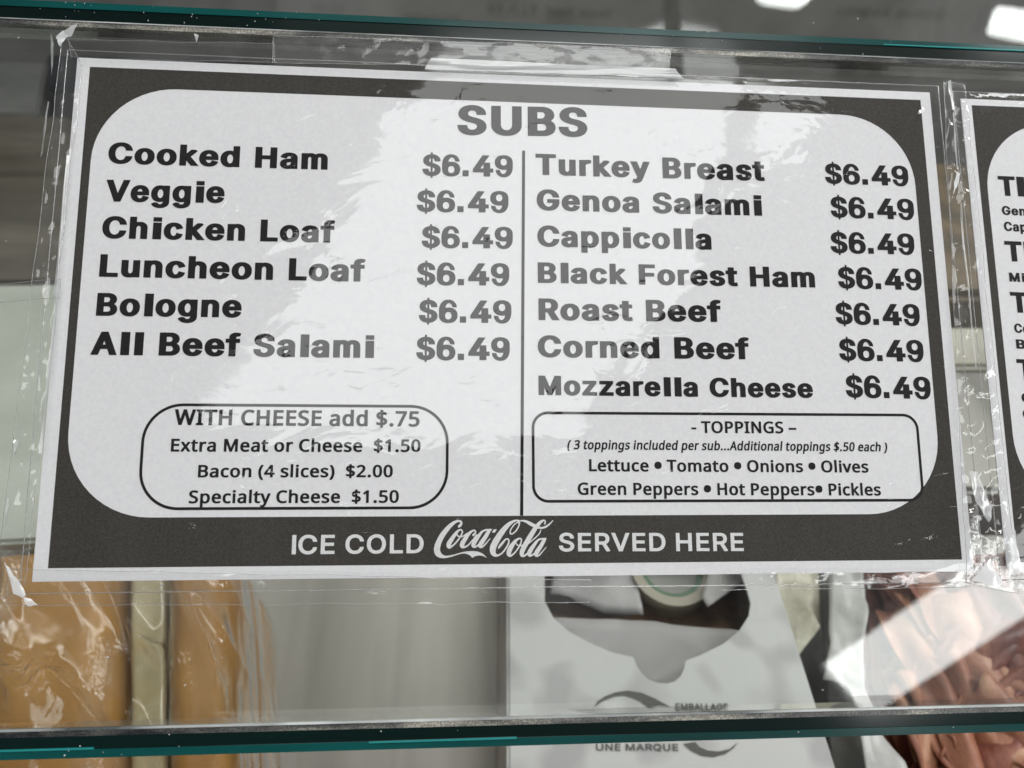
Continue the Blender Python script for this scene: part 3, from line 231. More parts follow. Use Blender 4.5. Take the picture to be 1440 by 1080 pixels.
 'R':[503,[[62,2,63,499,282,500,298,499,329,494,363,484,388,472,401,464,413,455,429,439,439,424,450,404,457,384,461,366,462,323,458,302,452,282,444,264,435,250,425,237,411,225,397,215,373,202,371,199,477,27,479,23,476,18,460,0,372,0,263,181,259,182,171,182,169,182,168,179,167,1,65,0],
  [168,268,171,267,278,267,311,273,334,285,342,292,349,303,356,329,356,351,354,364,343,388,334,396,320,406,303,412,290,414,280,415,169,415]]],
 'S':[501,[[45,108,40,131,38,153,38,157,41,157,144,157,146,156,149,135,152,122,160,110,168,101,184,91,194,86,217,80,232,78,269,78,286,80,311,87,325,95,341,106,349,117,356,133,357,147,354,160,349,168,332,182,316,190,292,199,186,226,149,239,118,254,98,268,81,284,68,302,57,328,53,351,55,377,61,402,70,422,83,440,100,457,119,471,136,481,161,491,180,497,221,505,274,506,317,500,359,487,393,468,419,446,435,425,446,403,453,372,455,351,453,348,352,348,350,351,345,377,337,390,328,400,316,408,303,414,285,419,268,422,236,422,219,419,199,413,185,406,178,400,166,386,160,372,159,363,160,351,164,340,169,334,184,323,200,315,221,308,310,286,361,269,388,256,407,244,420,234,438,215,448,200,457,179,462,150,460,126,453,97,445,79,431,59,413,42,391,25,371,15,338,3,318,-2,269,-8,232,-8,197,-5,163,3,146,9,122,20,100,33,81,49,65,68,51,92]]],
 'U':[574,[[68,128,62,164,63,499,167,499,168,174,172,151,178,136,185,124,207,101,229,89,250,83,273,79,301,79,320,82,339,87,359,96,372,106,383,117,393,130,401,149,405,168,405,499,511,499,512,168,511,154,506,129,499,109,490,92,473,67,451,45,432,31,401,14,367,2,339,-4,304,-8,270,-8,244,-5,217,0,182,11,154,24,135,36,116,51,99,69,89,84,77,105]]],
 'V':[535,[[11,496,11,499,13,500,122,499,239,208,264,138,268,129,269,128,299,209,412,498,416,500,524,499,521,489,321,0,218,0,215,2]]],
},
}
SCRIPT_LOGO=[[88,362,79,404,80,432,88,458,98,476,110,488,130,499,152,506,186,509,224,504,274,492,344,468,378,460,398,457,422,458,452,467,479,484,492,500,498,503,504,502,524,488,560,479,582,479,604,482,622,488,650,503,653,502,646,492,630,474,602,454,566,438,534,432,482,430,426,435,378,445,292,470,230,481,204,481,190,478,172,467,158,451,149,434,146,422,145,408,147,390,160,342,185,288,223,228,252,190,276,162,302,136,322,121,344,110,352,110,360,113,364,118,365,124,364,128,345,146,340,156,340,166,342,169,352,174,373,162,381,150,388,136,390,124,389,114,387,108,382,100,368,92,360,89,352,88,328,89,298,99,278,109,242,135,202,174,162,220,136,258,106,316],
 [692,376,687,408,690,436,694,450,701,464,717,482,740,492,766,493,792,484,820,466,847,440,882,392,901,354,908,324,904,304,896,294,888,290,884,289,868,290,858,295,848,302,795,358,783,380,778,404,782,407,786,406,812,382,836,353,861,314,868,308,874,304,880,304,884,306,889,312,890,318,888,336,876,366,844,416,818,445,802,456,788,463,776,466,764,464,756,455,753,446,753,426,756,406,766,378,784,342,823,274,870,204,910,154,941,124,974,105,990,104,994,108,960,128,941,148,916,186,908,204,904,220,904,232,906,238,912,245,918,250,928,252,934,251,954,240,964,232,982,214,1000,188,1012,164,1018,148,1022,130,1022,114,1020,106,1028,104,1050,105,1068,111,1086,120,1134,152,1170,168,1146,200,1110,256,1052,355,1036,364,1030,365,1043,328,1045,308,1043,298,1039,292,1028,285,998,284,990,292,974,298,960,306,942,323,909,362,888,396,879,416,872,442,872,460,876,474,886,486,900,494,914,495,928,490,954,469,976,446,997,418,1022,380,1040,375,1022,420,1016,452,1020,474,1027,486,1036,493,1052,497,1066,495,1083,486,1100,470,1114,487,1126,493,1134,494,1146,491,1176,471,1182,482,1192,491,1204,495,1220,494,1238,482,1255,464,1314,390,1312,384,1308,385,1247,452,1225,470,1220,472,1218,470,1272,384,1304,322,1311,296,1316,287,1306,285,1298,287,1252,287,1248,290,1234,292,1216,300,1196,316,1167,346,1136,382,1110,420,1100,448,1096,451,1074,468,1068,471,1064,471,1062,468,1063,460,1072,436,1089,400,1116,351,1124,349,1198,287,1223,262,1244,236,1257,200,1254,195,1248,196,1238,222,1223,244,1174,291,1136,324,1133,324,1215,184,1218,182,1244,187,1262,187,1290,182,1312,173,1338,155,1360,133,1390,96,1391,92,1386,90,1351,120,1310,149,1276,163,1258,166,1244,164,1234,160,1233,158,1262,120,1279,104,1288,100,1295,106,1294,112,1286,128,1288,136,1292,139,1296,139,1304,132,1309,114,1309,102,1298,88,1288,83,1266,86,1246,95,1224,110,1194,138,1120,101,1098,93,1074,88,1044,87,1016,92,1006,86,976,84,946,90,920,99,896,112,866,134,842,154,803,196,769,240,729,300,702,350],
 [1143,464,1147,454,1166,418,1215,336,1227,320,1238,311,1246,308,1256,307,1274,308,1272,312,1266,313,1261,318,1237,358,1191,420,1179,444,1168,456,1154,466,1144,469],
 [919,458,937,414,972,346,982,364,990,370,1003,376,1004,378,974,424,947,452,922,469,918,468],
 [217,348,215,370,218,384,222,392,230,400,238,404,248,405,256,403,288,380,314,355,346,318,371,282,388,277,414,264,374,320,362,348,360,360,361,374,364,384,373,394,386,401,398,402,420,396,436,388,454,375,464,365,496,328,487,350,486,366,491,382,500,391,512,397,522,398,542,391,558,378,567,390,576,396,586,399,600,399,608,396,618,388,639,368,658,345,696,294,694,288,690,289,653,330,626,358,608,372,604,372,656,294,684,242,696,213,702,210,717,188,690,187,642,188,638,193,620,197,602,205,588,216,548,258,551,250,550,246,546,244,540,246,506,294,454,354,434,369,412,376,408,376,407,372,420,340,461,270,478,244,488,232,508,214,514,211,522,212,525,218,522,228,503,244,498,249,496,254,497,260,502,266,508,267,514,266,530,248,538,235,541,224,540,210,534,201,522,195,514,194,496,198,468,212,446,230,436,230,402,257,382,265,382,262,392,242,397,228,396,210,392,202,374,187,364,186,354,191,348,190,314,215,279,254,230,320,221,336],
 [529,370,552,326,604,238,613,226,628,214,648,209,661,210,652,222,643,228,625,260,576,326,562,352,542,369,532,373,530,372],
 [263,366,273,344,321,260,326,256,338,272,352,278,353,280,322,322,295,350,266,372,262,372],
 [982,332,990,319,1016,301,1022,300,1028,304,1029,316,1025,332,1018,352,1010,365,1004,364,991,356,984,344],
 [335,236,345,222,366,201,374,206,380,212,381,224,378,234,361,266,354,265,344,258,338,250],
 [923,204,935,180,960,148,974,135,1004,119,1003,140,997,160,975,196,960,214,936,233,928,236,923,234,920,228,920,216],
 [712,226,714,227,744,227,767,192,734,191]]

# ------------------------------------------------------------------ camera, world, lamps
cd = bpy.data.cameras.new('camera')
cam = bpy.data.objects.new('camera', cd)
COL.objects.link(cam)
cam.matrix_world = Matrix([r for r in SHAPES['camera']] + [[0, 0, 0, 1]])
cd.sensor_width = 36.0
cd.lens = 28.75
cd.clip_start = 0.01
cd.clip_end = 60
cd.dof.use_dof = True
cd.dof.focus_distance = 0.256
cd.dof.aperture_fstop = 12.5
scene.camera = cam

world = bpy.data.worlds.new('World')
scene.world = world
world.use_nodes = True
world.node_tree.nodes['Background'].inputs[0].default_value = (0.92, 0.96, 1.0, 1)
world.node_tree.nodes['Background'].inputs[1].default_value = 0.10

vs = scene.view_settings
vs.view_transform = 'Standard'
vs.look = 'None'
vs.exposure = 0.0
vs.gamma = 1.0
vs.use_curve_mapping = False
scene.cycles.transparent_max_bounces = 40
scene.cycles.max_bounces = 10
scene.cycles.caustics_reflective = False
scene.cycles.caustics_refractive = False
scene.cycles.sample_clamp_indirect = 6

def area_lamp(name, loc, target, size, energy, color):
    l = bpy.data.lights.new(name, 'AREA')
    l.shape = 'RECTANGLE'
    l.size, l.size_y = size
    l.energy = energy
    l.color = color
    o = bpy.data.objects.new(name, l)
    COL.objects.link(o)
    o.location = loc
    o.rotation_euler = (Vector(target) - Vector(loc)).to_track_quat('-Z', 'Y').to_euler()
    return o

area_lamp('added_ceiling_fill', (0.55, 1.15, 1.7), (0, 0, 0), (1.2, 0.5), 21, (0.99, 0.985, 0.99))  # unseen overhead fill lamps added to light the paper, kept outside the reflections
area_lamp('added_ceiling_fill', (3.0, 0.9, 1.7), (0, 0, 0), (0.5, 1.0), 68, (0.99, 0.985, 0.99))
area_lamp('added_case_fill', (0.0, 0.42, 0.22), (0, -0.02, -0.2), (1.2, 0.05), 1.5, (1.0, 0.97, 0.9))  # unseen fill light added inside the case to brighten box and goods
area_lamp('added_ceiling_fill', (1.2, -3.4, 1.7), (0, 0, 0), (1.2, 0.5), 34, (0.99, 0.985, 0.985))

# ------------------------------------------------------------------ frames
TILT = math.radians(55)
PANE = Matrix(((1, 0, 0, 0), (0, math.sin(TILT), -math.cos(TILT), 0), (0, math.cos(TILT), math.sin(TILT), 0), (0, 0, 0, 1)))

# ------------------------------------------------------------------ materials
class Mat:
    def __init__(self, name):
        self.m = bpy.data.materials.new(name)
        self.m.use_nodes = True
        self.t = self.m.node_tree
        self.t.nodes.clear()
        self.out = self.t.nodes.new('ShaderNodeOutputMaterial')
    def n(self, kind, **kw):
        nd = self.t.nodes.new('ShaderNode' + kind)
        for k, v in kw.items():
            if k[0] == 'i' and k[1:].isdigit():
                i = int(k[1:])
                if hasattr(v, 'links'):
                    self.t.links.new(v, nd.inputs[i])
                else:
                    nd.inputs[i].default_value = v
            else:
                setattr(nd, k, v)
        return nd
    def link(self, a, b):
        self.t.links.new(a, b)
    def coords(self, scale=(1, 1, 1)):
        tc = self.n('TexCoord')
        mp = self.n('Mapping')
        mp.inputs['Scale'].default_value = scale
        self.link(tc.outputs['Object'], mp.inputs[0])
        return mp.outputs[0]
    def noise(self, co, scale, detail=4, rough=0.5, dist=0.0):
        nd = self.n('TexNoise')
        self.link(co, nd.inputs['Vector'])
        nd.inputs['Scale'].default_value = scale
        nd.inputs['Detail'].default_value = detail
        nd.inputs['Roughness'].default_value = rough
        nd.inputs['Distortion'].default_value = dist
        return nd.outputs['Fac']
    def math(self, op, a, b=0.0, c=0.0):
        return self.n('Math', operation=op, i0=a, i1=b, i2=c).outputs[0]
    def ramp(self, fac, stops):
        r = self.n('ValToRGB')
        self.link(fac, r.inputs[0])
        e = r.color_ramp.elements
        while len(e) < len(stops):
            e.new(0.5)
        for el, (p, c) in zip(e, stops):
            el.position = p
            el.color = (*c, 1) if len(c) == 3 else c
        return r.outputs[0]
    def bump(self, height, dist=1.0, strength=1.0):
        b = self.n('Bump')
        b.inputs['Strength'].default_value = strength
        b.inputs['Distance'].default_value = dist
        self.link(height, b.inputs['Height'])
        return b.outputs[0]
    def principled(self, color, rough=0.5, metal=0.0, normal=None, **kw):
        p = self.n('BsdfPrincipled')
        for nm, v in dict({'Base Color': color, 'Roughness': rough, 'Metallic': metal}, **kw).items():
            if hasattr(v, 'links'):
                self.link(v, p.inputs[nm])
            else:
                p.inputs[nm].default_value = (*v, 1) if p.inputs[nm].type == 'RGBA' else v
        if normal is not None:
            self.link(normal, p.inputs['Normal'])
        self.link(p.outputs[0], self.out.inputs[0])
        return self.m
    def film(self, tint=(1, 1, 1), rough=0.02, normal=None, gain=1.0, haze=0.0, ior=1.5, hazecol=(0.8, 0.8, 0.8)):
        """thin clear sheet: seen through, with its real mirror reflection on top"""
        tr = self.n('BsdfTransparent', i0=(*tint, 1))
        gl = self.n('BsdfGlossy', i0=(1, 1, 1, 1))
        gl.inputs['Roughness'].default_value = rough
        geo = self.n('NewGeometry')
        i = self.math('MULTIPLY_ADD', geo.outputs['Backfacing'], 1 / ior - ior, ior)
        fr = self.n('Fresnel')
        self.link(i, fr.inputs['IOR'])
        if normal is not None:
            self.link(normal, gl.inputs['Normal'])
            self.link(normal, fr.inputs['Normal'])
        f = self.math('MINIMUM', self.math('MULTIPLY', fr.outputs[0], gain), 1.0)
        base = tr.outputs[0]
        if hasattr(haze, 'links') or haze > 0:
            df = self.n('BsdfDiffuse', i0=(*hazecol, 1))
            mx = self.n('MixShader', i1=base, i2=df.outputs[0])
            if hasattr(haze, 'links'):
                self.link(haze, mx.inputs[0])
            else:
                mx.inputs[0].default_value = haze
            base = mx.outputs[0]
        mx = self.n('MixShader', i0=f, i1=base, i2=gl.outputs[0])
        self.link(mx.outputs[0], self.out.inputs[0])
        return self.m

def mat_paper():
    m = Mat('white_paper')
    co = m.coords()
    c = m.ramp(m.noise(co, 900, 3), [(0.3, (0.76, 0.755, 0.765)), (0.7, (0.82, 0.815, 0.82))])
    return m.principled(c, 0.75, **{'Specular IOR Level': 0.2})

def mat_ink(name, dark, light, grain=1):
    m = Mat(name)
    co = m.coords()
    f = m.math('ADD', m.math('MULTIPLY', m.noise(co, 2300, 2, 0.7), 0.8), m.math('MULTIPLY', m.noise(m.coords((1, 0.2, 1)), 60, 3, 0.6), 0.2))
    c = m.ramp(f, [(0.36, dark), (0.66, light)])
    return m.principled(c, 0.65, **{'Specular IOR Level': 0.15})

def mat_laminate():
    m = Mat('clear_laminate')
    co = m.coords()
    big = m.noise(m.coords((0.75, 1.3, 1)), 50, 3, 0.40, 0.7)
    broad = m.noise(co, 9, 1, 0.5)
    dents = m.math('MAXIMUM', m.math('SUBTRACT', m.noise(m.coords((0.7, 1.4, 1)), 95, 3, 0.5, 1.0), 0.64), 0.0)
    micro = m.math('MAXIMUM', m.math('SUBTRACT', m.noise(co, 1100, 1, 0.5), 0.62), 0.0)
    h = m.math('ADD', m.math('MULTIPLY', big, 0.00030), m.math('MULTIPLY', micro, 0.00001))
    h = m.math('ADD', h, m.math('MULTIPLY', dents, 0.0007))
    h = m.math('ADD', h, m.math('MULTIPLY', broad, 0.0006))
    return m.film(rough=0.005, normal=m.bump(h), gain=0.88)

def mat_glass():
    m = Mat('clear_glass')
    co = m.coords()
    specks = m.ramp(m.noise(co, 420, 2, 0.5), [(0.77, (0, 0, 0)), (0.80, (0.55, 0.55, 0.55))])
    smear = m.ramp(m.noise(m.coords((1, 0.35, 1)), 22, 5, 0.6, 1.0), [(0.45, (0.0,) * 3), (0.75, (0.05,) * 3)])
    specks = m.math('ADD', specks, smear)
    return m.film(tint=(0.972, 0.985, 0.974), rough=0.0, gain=1.0, haze=specks)

def mat_tape(name='clear_tape', amount=1.0, haze=0.03):
    m = Mat(name)
    co = m.coords()
    h = m.math('ADD', m.math('MULTIPLY', m.noise(co, 70, 6, 0.5, 1.2), 0.00035 * amount), m.math('MULTIPLY', m.noise(co, 600, 3, 0.6), 0.00003))
    sm = m.ramp(m.noise(co, 130, 6, 0.7), [(0.55, (haze * .5,) * 3), (0.72, (haze * 2.0,) * 3)])
    return m.film(rough=0.04, normal=m.bump(h), gain=1.3, haze=sm)

def mat_simple(name, color, rough=0.5, metal=0.0, **kw):
    return Mat(name).principled(color, rough, metal, **kw)

def mat_mottled(name, a, b, scale, rough=0.5, bump=0.0, detail=5, stretch=(1, 1, 1), metal=0.0, lo=0.35, hi=0.65, **kw):
    m = Mat(name)
    co = m.coords(stretch)
    f = m.noise(co, scale, detail, 0.55, 0.3)
    nrm = m.bump(f, bump) if bump else None
    return m.principled(m.ramp(f, [(lo, a), (hi, b)]), rough, metal, nrm, **kw)

PAPER = mat_paper()
BORDER_INK = mat_ink('grey_border_ink', (0.038, 0.035, 0.030), (0.070, 0.064, 0.055))
TEXT_INK = mat_ink('black_text_ink', (0.010, 0.009, 0.009), (0.022, 0.020, 0.020))
WHITE_PRINT = mat_ink('unprinted_white', (0.68, 0.68, 0.67), (0.82, 0.82, 0.81))
LAMINATE = mat_laminate()
GLASS = mat_glass()
TAPE = mat_tape('clear_tape', 0.6)
HAZY_TAPE = mat_tape('hazy_tape', 0.4, 0.11)
CRUMPLED = mat_tape('crumpled_tape', 0.9, 0.06)
def lamp_mat(name, strength):
    m = Mat(name)
    e = m.n('Emission', i0=(0.98, 1.0, 0.99, 1), i1=strength)
    m.link(e.outputs[0], m.out.inputs[0])
    return m.m
LAMP = lamp_mat('lamp_diffuser', 4.3)
LAMP_SIDE = lamp_mat('bright_lamp_diffuser', 8.0)
LAMP_FAR = lamp_mat('bare_lamp', 16.0)
HOUSING = mat_simple('lamp_housing', (0.7, 0.7, 0.7), 0.5)

# ------------------------------------------------------------------ building helpers
def tag(o, label=None, cat=None, group=None, kind=None):
    for k, v in (('label', label), ('category', cat), ('group', group), ('kind', kind)):
        if v:
            o[k] = v
    return o

def thing(name, label, cat, loc=(0, 0, 0), frame=None, group=None):
    o = bpy.data.objects.new(name, None)
    COL.objects.link(o)
    o.empty_display_size = 0.02
    o.matrix_world = frame if frame is not None else Matrix.Translation(loc)
    return tag(o, label, cat, group)

def put(name, me, mat, parent=None, frame=None):
    o = bpy.data.objects.new(name, me)
    COL.objects.link(o)
    if mat is not None and not me.materials:
        me.materials.append(mat)
    if parent is not None:
        o.parent = parent
    elif frame is not None:
        o.matrix_world = frame
    return o

def flat_fill(name, loops, d, mat, parent, thick=0.0):
    """fill closed outlines (holes allowed) lying at height d above the parent's plane"""
    cu = bpy.data.curves.new(name, 'CURVE')
    cu.dimensions = '2D'
    cu.fill_mode = 'BOTH'
    cu.extrude = thick / 2
    for lp in loops:
        sp = cu.splines.new('POLY')
        sp.points.add(len(lp) - 1)
        for p, (x, y) in zip(sp.points, lp):
            p.co = (x, y, 0, 1)
        sp.use_cyclic_u = True
    tmp = bpy.data.objects.new(name, cu)
    COL.objects.link(tmp)
    bpy.context.view_layer.update()
    me = bpy.data.meshes.new_from_object(tmp.evaluated_get(bpy.context.evaluated_depsgraph_get()))
    bpy.data.objects.remove(tmp)
    bpy.data.curves.remove(cu)
    me.materials.clear()
    me.name = name
    for v in me.vertices:
        v.co.z += d
    return put(name, me, mat, parent)

def round_rect(u0, v0, u1, v1, r, n=14):
    pts = []
    for cx, cy, a in ((u1 - r, v1 - r, 0), (u0 + r, v1 - r, 90), (u0 + r, v0 + r, 180), (u1 - r, v0 + r, 270)):
        for i in range(n + 1):
            t = math.radians(a + 90 * i / n)
            pts.append((cx + r * math.cos(t), cy + r * math.sin(t)))
    return pts

def rect(u0, v0, u1, v1):
    return [(u0, v0), (u1, v0), (u1, v1), (u0, v1)]

def from_bm(name, bm, mat, parent=None, frame=None, smooth=False):
    me = bpy.data.meshes.new(name)
    bmesh.ops.recalc_face_normals(bm, faces=bm.faces)
    bm.to_mesh(me)
    bm.free()
    if smooth:
        for p in me.polygons:
            p.use_smooth = True
    return put(name, me, mat, parent, frame)

def prism(name, pts, z0, z1, mat, parent=None, frame=None, bevel=0.0):
    bm = bmesh.new()
    a = [bm.verts.new((x, y, z0)) for x, y in pts]
    b = [bm.verts.new((x, y, z1)) for x, y in pts]
    bm.faces.new(a[::-1])
    bm.faces.new(b)
    k = len(pts)
    for i in range(k):
        bm.faces.new((a[i], a[(i + 1) % k], b[(i + 1) % k], b[i]))
    if bevel:
        bmesh.ops.recalc_face_normals(bm, faces=bm.faces)
        bmesh.ops.bevel(bm, geom=list(bm.edges), offset=bevel, segments=2, affect='EDGES')
    return from_bm(name, bm, mat, parent, frame)

def sheet(name, fn, nu, nv, mat, parent=None, frame=None, thick=0.0):
    """a bent sheet from fn(s, t) -> (x, y, z)"""
    bm = bmesh.new()
    g = [[bm.verts.new(fn(i / nu, j / nv)) for i in range(nu + 1)] for j in range(nv + 1)]
    for j in range(nv):
        for i in range(nu):
            bm.faces.new((g[j][i], g[j][i + 1], g[j + 1][i + 1], g[j + 1][i]))
    if thick:
        bmesh.ops.recalc_face_normals(bm, faces=bm.faces)
        bmesh.ops.solidify(bm, geom=list(bm.faces), thickness=thick)
    return from_bm(name, bm, mat, parent, frame, True)

def tube(bm, pts, r, n=6):
    rings = []
    for i, p in enumerate(pts):
        p = Vector(p)
        d = (Vector(pts[min(i + 1, len(pts) - 1)]) - Vector(pts[max(i - 1, 0)])).normalized()
        a = d.orthogonal().normalized()
        b = d.cross(a)
        rings.append([bm.verts.new(p + r * (math.cos(6.2832 * k / n) * a + math.sin(6.2832 * k / n) * b)) for k in range(n)])
    for x, y in zip(rings, rings[1:]):
        for k in range(n):
            bm.faces.new((x[k], x[(k + 1) % n], y[(k + 1) % n], y[k]))

def bilinear(q, s, t):
    a, b, c, d = (Vector(p) for p in q)     # top-left, top-right, bottom-right, bottom-left
    return (a * (1 - s) + b * s) * (1 - t) + (d * (1 - s) + c * s) * t

MM = 0.001
def mm(pts):
    return [(x * MM, y * MM) for x, y in pts]

# ------------------------------------------------------------------ lettering
def text_loops(font, text, extra_gap=0.0):
    table = LETTERS[font]
    x, out = 0.0, []
    for ch in text:
        if ch == ' ':
            x += table[' '][0]
            continue
        adv, loops = table[ch]
        for lp in loops:
            out.append([(x + lp[i], lp[i + 1]) for i in range(0, len(lp), 2)])
        x += adv + extra_gap
    return out

def lettering(name, row, d, mat, parent):
    font, kind, text, x0, y0, x1, y1, cap, shear = row
    loops = text_loops(font, text)
    if shear:
        loops = [[(x + shear * y, y) for x, y in lp] for lp in loops]
    xs = [p[0] for lp in loops for p in lp]
    lo, hi = min(xs), max(xs)
    base, end = Vector((x0, y0)), Vector((x1, y1))
    run = (end - base) / (hi - lo)
    up = Vector((0, cap / 500))
    tables = glyph_runs(font, text, shear)
    parts = []
    for k in (0, 1):
        res = [[tuple((base + run * (x - lo) + up * y) * MM) for x, y in lp] for lp in tables[k]]
        if res:
            parts.append(flat_fill(name, res, d + k * 0.00001, mat, None))
    bm = bmesh.new()
    for o in parts:
        bm.from_mesh(o.data)
        bpy.data.objects.remove(o)
    me = bpy.data.meshes.new(name)
    bm.to_mesh(me)
    bm.free()
    return put(name, me, mat, parent)


def glyph_runs(font, text, shear):
    """outlines of every other letter, so that touching letters never share one fill"""
    table = LETTERS[font]
    x, out, k = 0.0, ([], []), 0
    for ch in text:
        adv, loops = table[ch]
        for lp in loops:
            out[k % 2].append([(x + lp[i] + shear * lp[i + 1], lp[i + 1]) for i in range(0, len(lp), 2)])
        x += adv
        k += 1
    return out

D_PAPER, D_INK, D_TEXT, D_FILM = 0.0006, 0.00063, 0.00067, 0.0010

def hollow(u0, v0, u1, v1, r, w):
    return [mm(round_rect(u0, v0, u1, v1, r)), mm(round_rect(u0 + w, v0 + w, u1 - w, v1 - w, max(r - w, 0.5)))[::-1]]

def sign_sheet(root, u0, v0, u1, v1, border, inner, r):
    pp = prism('paper', mm(rect(u0, v0, u1, v1)), 0.0003, D_PAPER, PAPER, root)
    flat_fill('printed_border', [mm(rect(*border)), mm(round_rect(*inner, r))[::-1]], D_INK, BORDER_INK, root)

# ------------------------------------------------------------------ the menu sign
sign = thing('menu_sign', 'laminated white menu sign headed SUBS with a dark grey border, taped to the glass', 'menu sign', frame=PANE)
sign_sheet(sign, -140, -80, 140, 80.1, (-136.0, -76.3, 136.45, 77.15), (-133.45, -62.25, 131.95, 70.7), 24.5)
for row in SHAPES['lines']:
    lettering(row[1], row, D_TEXT, TEXT_INK if row[0] != 'goth' else WHITE_PRINT, sign)
flat_fill('divider_line', [mm([(-0.2, 54.06), (0.75, 54.06), (-0.65, -62.2), (-1.6, -62.2)])], D_TEXT, TEXT_INK, sign)
flat_fill('price_box_outline', hollow(-112.8, -60.2, -23.1, -28.95, 11.5, 0.85), D_TEXT - 0.00002, TEXT_INK, sign)
flat_fill('price_box_outline', hollow(2.1, -58.4, 125.9, -30.7, 5.0, 0.85), D_TEXT - 0.00002, TEXT_INK, sign)
ql = SHAPES['logo_quad']
logo = []
for lp in SCRIPT_LOGO:
    logo.append([tuple(bilinear(ql, lp[i] / 1440, lp[i + 1] / 626) * MM) for i in range(0, len(lp), 2)])
flat_fill('script_logo', logo, D_TEXT, WHITE_PRINT, sign)

def sleeve_sheet(root, u0, v0, u1, v1, seed):
    def fn(s, t):
        u = u0 + (u1 - u0) * s
        v = v0 + (v1 - v0) * t
        e = min(u - u0, u1 - u, v - v0, v1 - v)
        z = D_FILM + 0.00018 * noise.noise((u * 0.03, v * 0.03, seed))
        z -= 0.00012 * math.exp(-e / 1.2)
        return (u * MM, v * MM, z)
    sl = sheet('laminate_sleeve', fn, 120, 80, LAMINATE, root)
    bm = bmesh.new()
    cs = [(u0, v0), (u1, v0), (u1, v1), (u0, v1), (u0, v0)]
    for (a, b), (c, d) in zip(cs, cs[1:]):
        pts = []
        for i in range(41):
            t = i / 40
            w = 0.15 * noise.noise((t * 9, a * 0.1 + b, seed))
            x, y = a + (c - a) * t, b + (d - b) * t
            pts.append(((x + (w if a == c else 0)) * MM, (y + (w if b == d else 0)) * MM, 0.0009))
        tube(bm, pts, 0.00018, 5)
    return from_bm('sleeve_seam', bm, SEAM, sl, smooth=True)

SEAM = Mat('clear_seam').film(tint=(0.88, 0.88, 0.88), rough=0.15, gain=2.2, haze=0.2)
sleeve_sheet(sign, -143.0, -83.2, 143.0, 82.4, 3.1)

# ------------------------------------------------------------------ the neighbouring sign
nb = thing('menu_sign', 'second menu sign, cut off by the right edge of the photo, beside the SUBS sign', 'menu sign', frame=PANE)
sign_sheet(nb, 150.9, -79.6, 430.5, 78.3, (154.7, -77.3, 426.8, 76.0), (157.4, -62.0, 423, 69.9), 24.5)
for row in SHAPES['lines2']:
    lettering(row[1], row, D_TEXT, TEXT_INK, nb)
sleeve_sheet(nb, 148.2, -82.6, 433, 80.8, 8.3)

# ------------------------------------------------------------------ glass panels
EDGE_DARK = mat_mottled('green_glass_edge', (0.0008, 0.006, 0.005), (0.001, 0.012, 0.010), 12, 0.12, stretch=(0.3, 4, 4))
EDGE_TEAL = mat_mottled('teal_glass_edge', (0.001, 0.030, 0.028), (0.003, 0.085, 0.080), 14, 0.15, stretch=(0.4, 3, 3))
def mat_bevel():
    m = Mat('ground_glass_bevel')
    co = m.coords((0.25, 1, 1))
    f = m.noise(co, 95, 4, 0.65)
    d = m.noise(m.coords(), 1800, 3, 0.7)
    c = m.ramp(f, [(0.36, (0.03, 0.032, 0.036)), (0.5, (0.17, 0.17, 0.16)), (0.62, (0.50, 0.48, 0.42))])
    dirt = m.ramp(d, [(0.46, (0.25, 0.23, 0.2)), (0.56, (1, 1, 1))])
    mx = m.n('Mix', data_type='RGBA', blend_type='MULTIPLY')
    mx.inputs[0].default_value = 0.7
    m.link(c, mx.inputs[6])
    m.link(dirt, mx.inputs[7])
    return m.principled(mx.outputs[2], 0.25)
BEVEL = mat_bevel()
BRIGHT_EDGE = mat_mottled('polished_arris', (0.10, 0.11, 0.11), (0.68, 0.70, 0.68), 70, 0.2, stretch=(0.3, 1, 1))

glass = thing('glass_panel', 'clear slanted glass panel with green edges that the menu signs are taped to', 'glass panel', frame=PANE)
GU0, GU1 = -0.42, 0.50
V_TOP, V_BOT = 0.0991, -0.1274
prism('pane', [(GU0, V_BOT + 0.0078), (GU1, V_BOT + 0.0078), (GU1, V_TOP - 0.0082), (GU0, V_TOP - 0.0082)], -0.008, 0.0, GLASS, glass)
def edge_bar(name, v_lo, v_hi, mat, z0=-0.0085, z1=0.0002):
    return prism(name, [(GU0, v_lo), (GU1, v_lo), (GU1, v_hi), (GU0, v_hi)], z0, z1, mat, glass)
edge_bar('polished_edge', V_TOP - 0.0062, V_TOP - 0.0022, EDGE_DARK)
edge_bar('polished_edge', V_TOP - 0.0022, V_TOP, EDGE_TEAL, -0.0085, 0.0005)
edge_bar('ground_bevel', V_TOP - 0.0082, V_TOP - 0.0065, BEVEL, -0.002, 0.0001)
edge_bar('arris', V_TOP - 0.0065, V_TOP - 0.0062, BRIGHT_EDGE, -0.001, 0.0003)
edge_bar('polished_edge', V_BOT + 0.0022, V_BOT + 0.0056, EDGE_DARK)
edge_bar('polished_edge', V_BOT, V_BOT + 0.0022, EDGE_TEAL, -0.0085, 0.0005)
edge_bar('ground_bevel', V_BOT + 0.0056, V_BOT + 0.0072, BEVEL, -0.002, 0.0001)
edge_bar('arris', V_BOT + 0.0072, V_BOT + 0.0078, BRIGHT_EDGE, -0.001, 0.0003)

GLINT = mat_simple('painted_teal_glint', (0.02, 0.26, 0.25), 0.2)  # brighter teal bars paint highlights onto the glass edge
for a, b, v in ((-0.045, -0.003, V_BOT + 0.0018), (0.125, 0.21, V_TOP - 0.0021), (-0.30, -0.12, V_BOT + 0.0021)):
    prism('painted_edge_glint', [(a, v), (b, v + 0.0001), (b, v + 0.0006), (a, v + 0.0004)], -0.001, 0.0007, GLINT, glass)

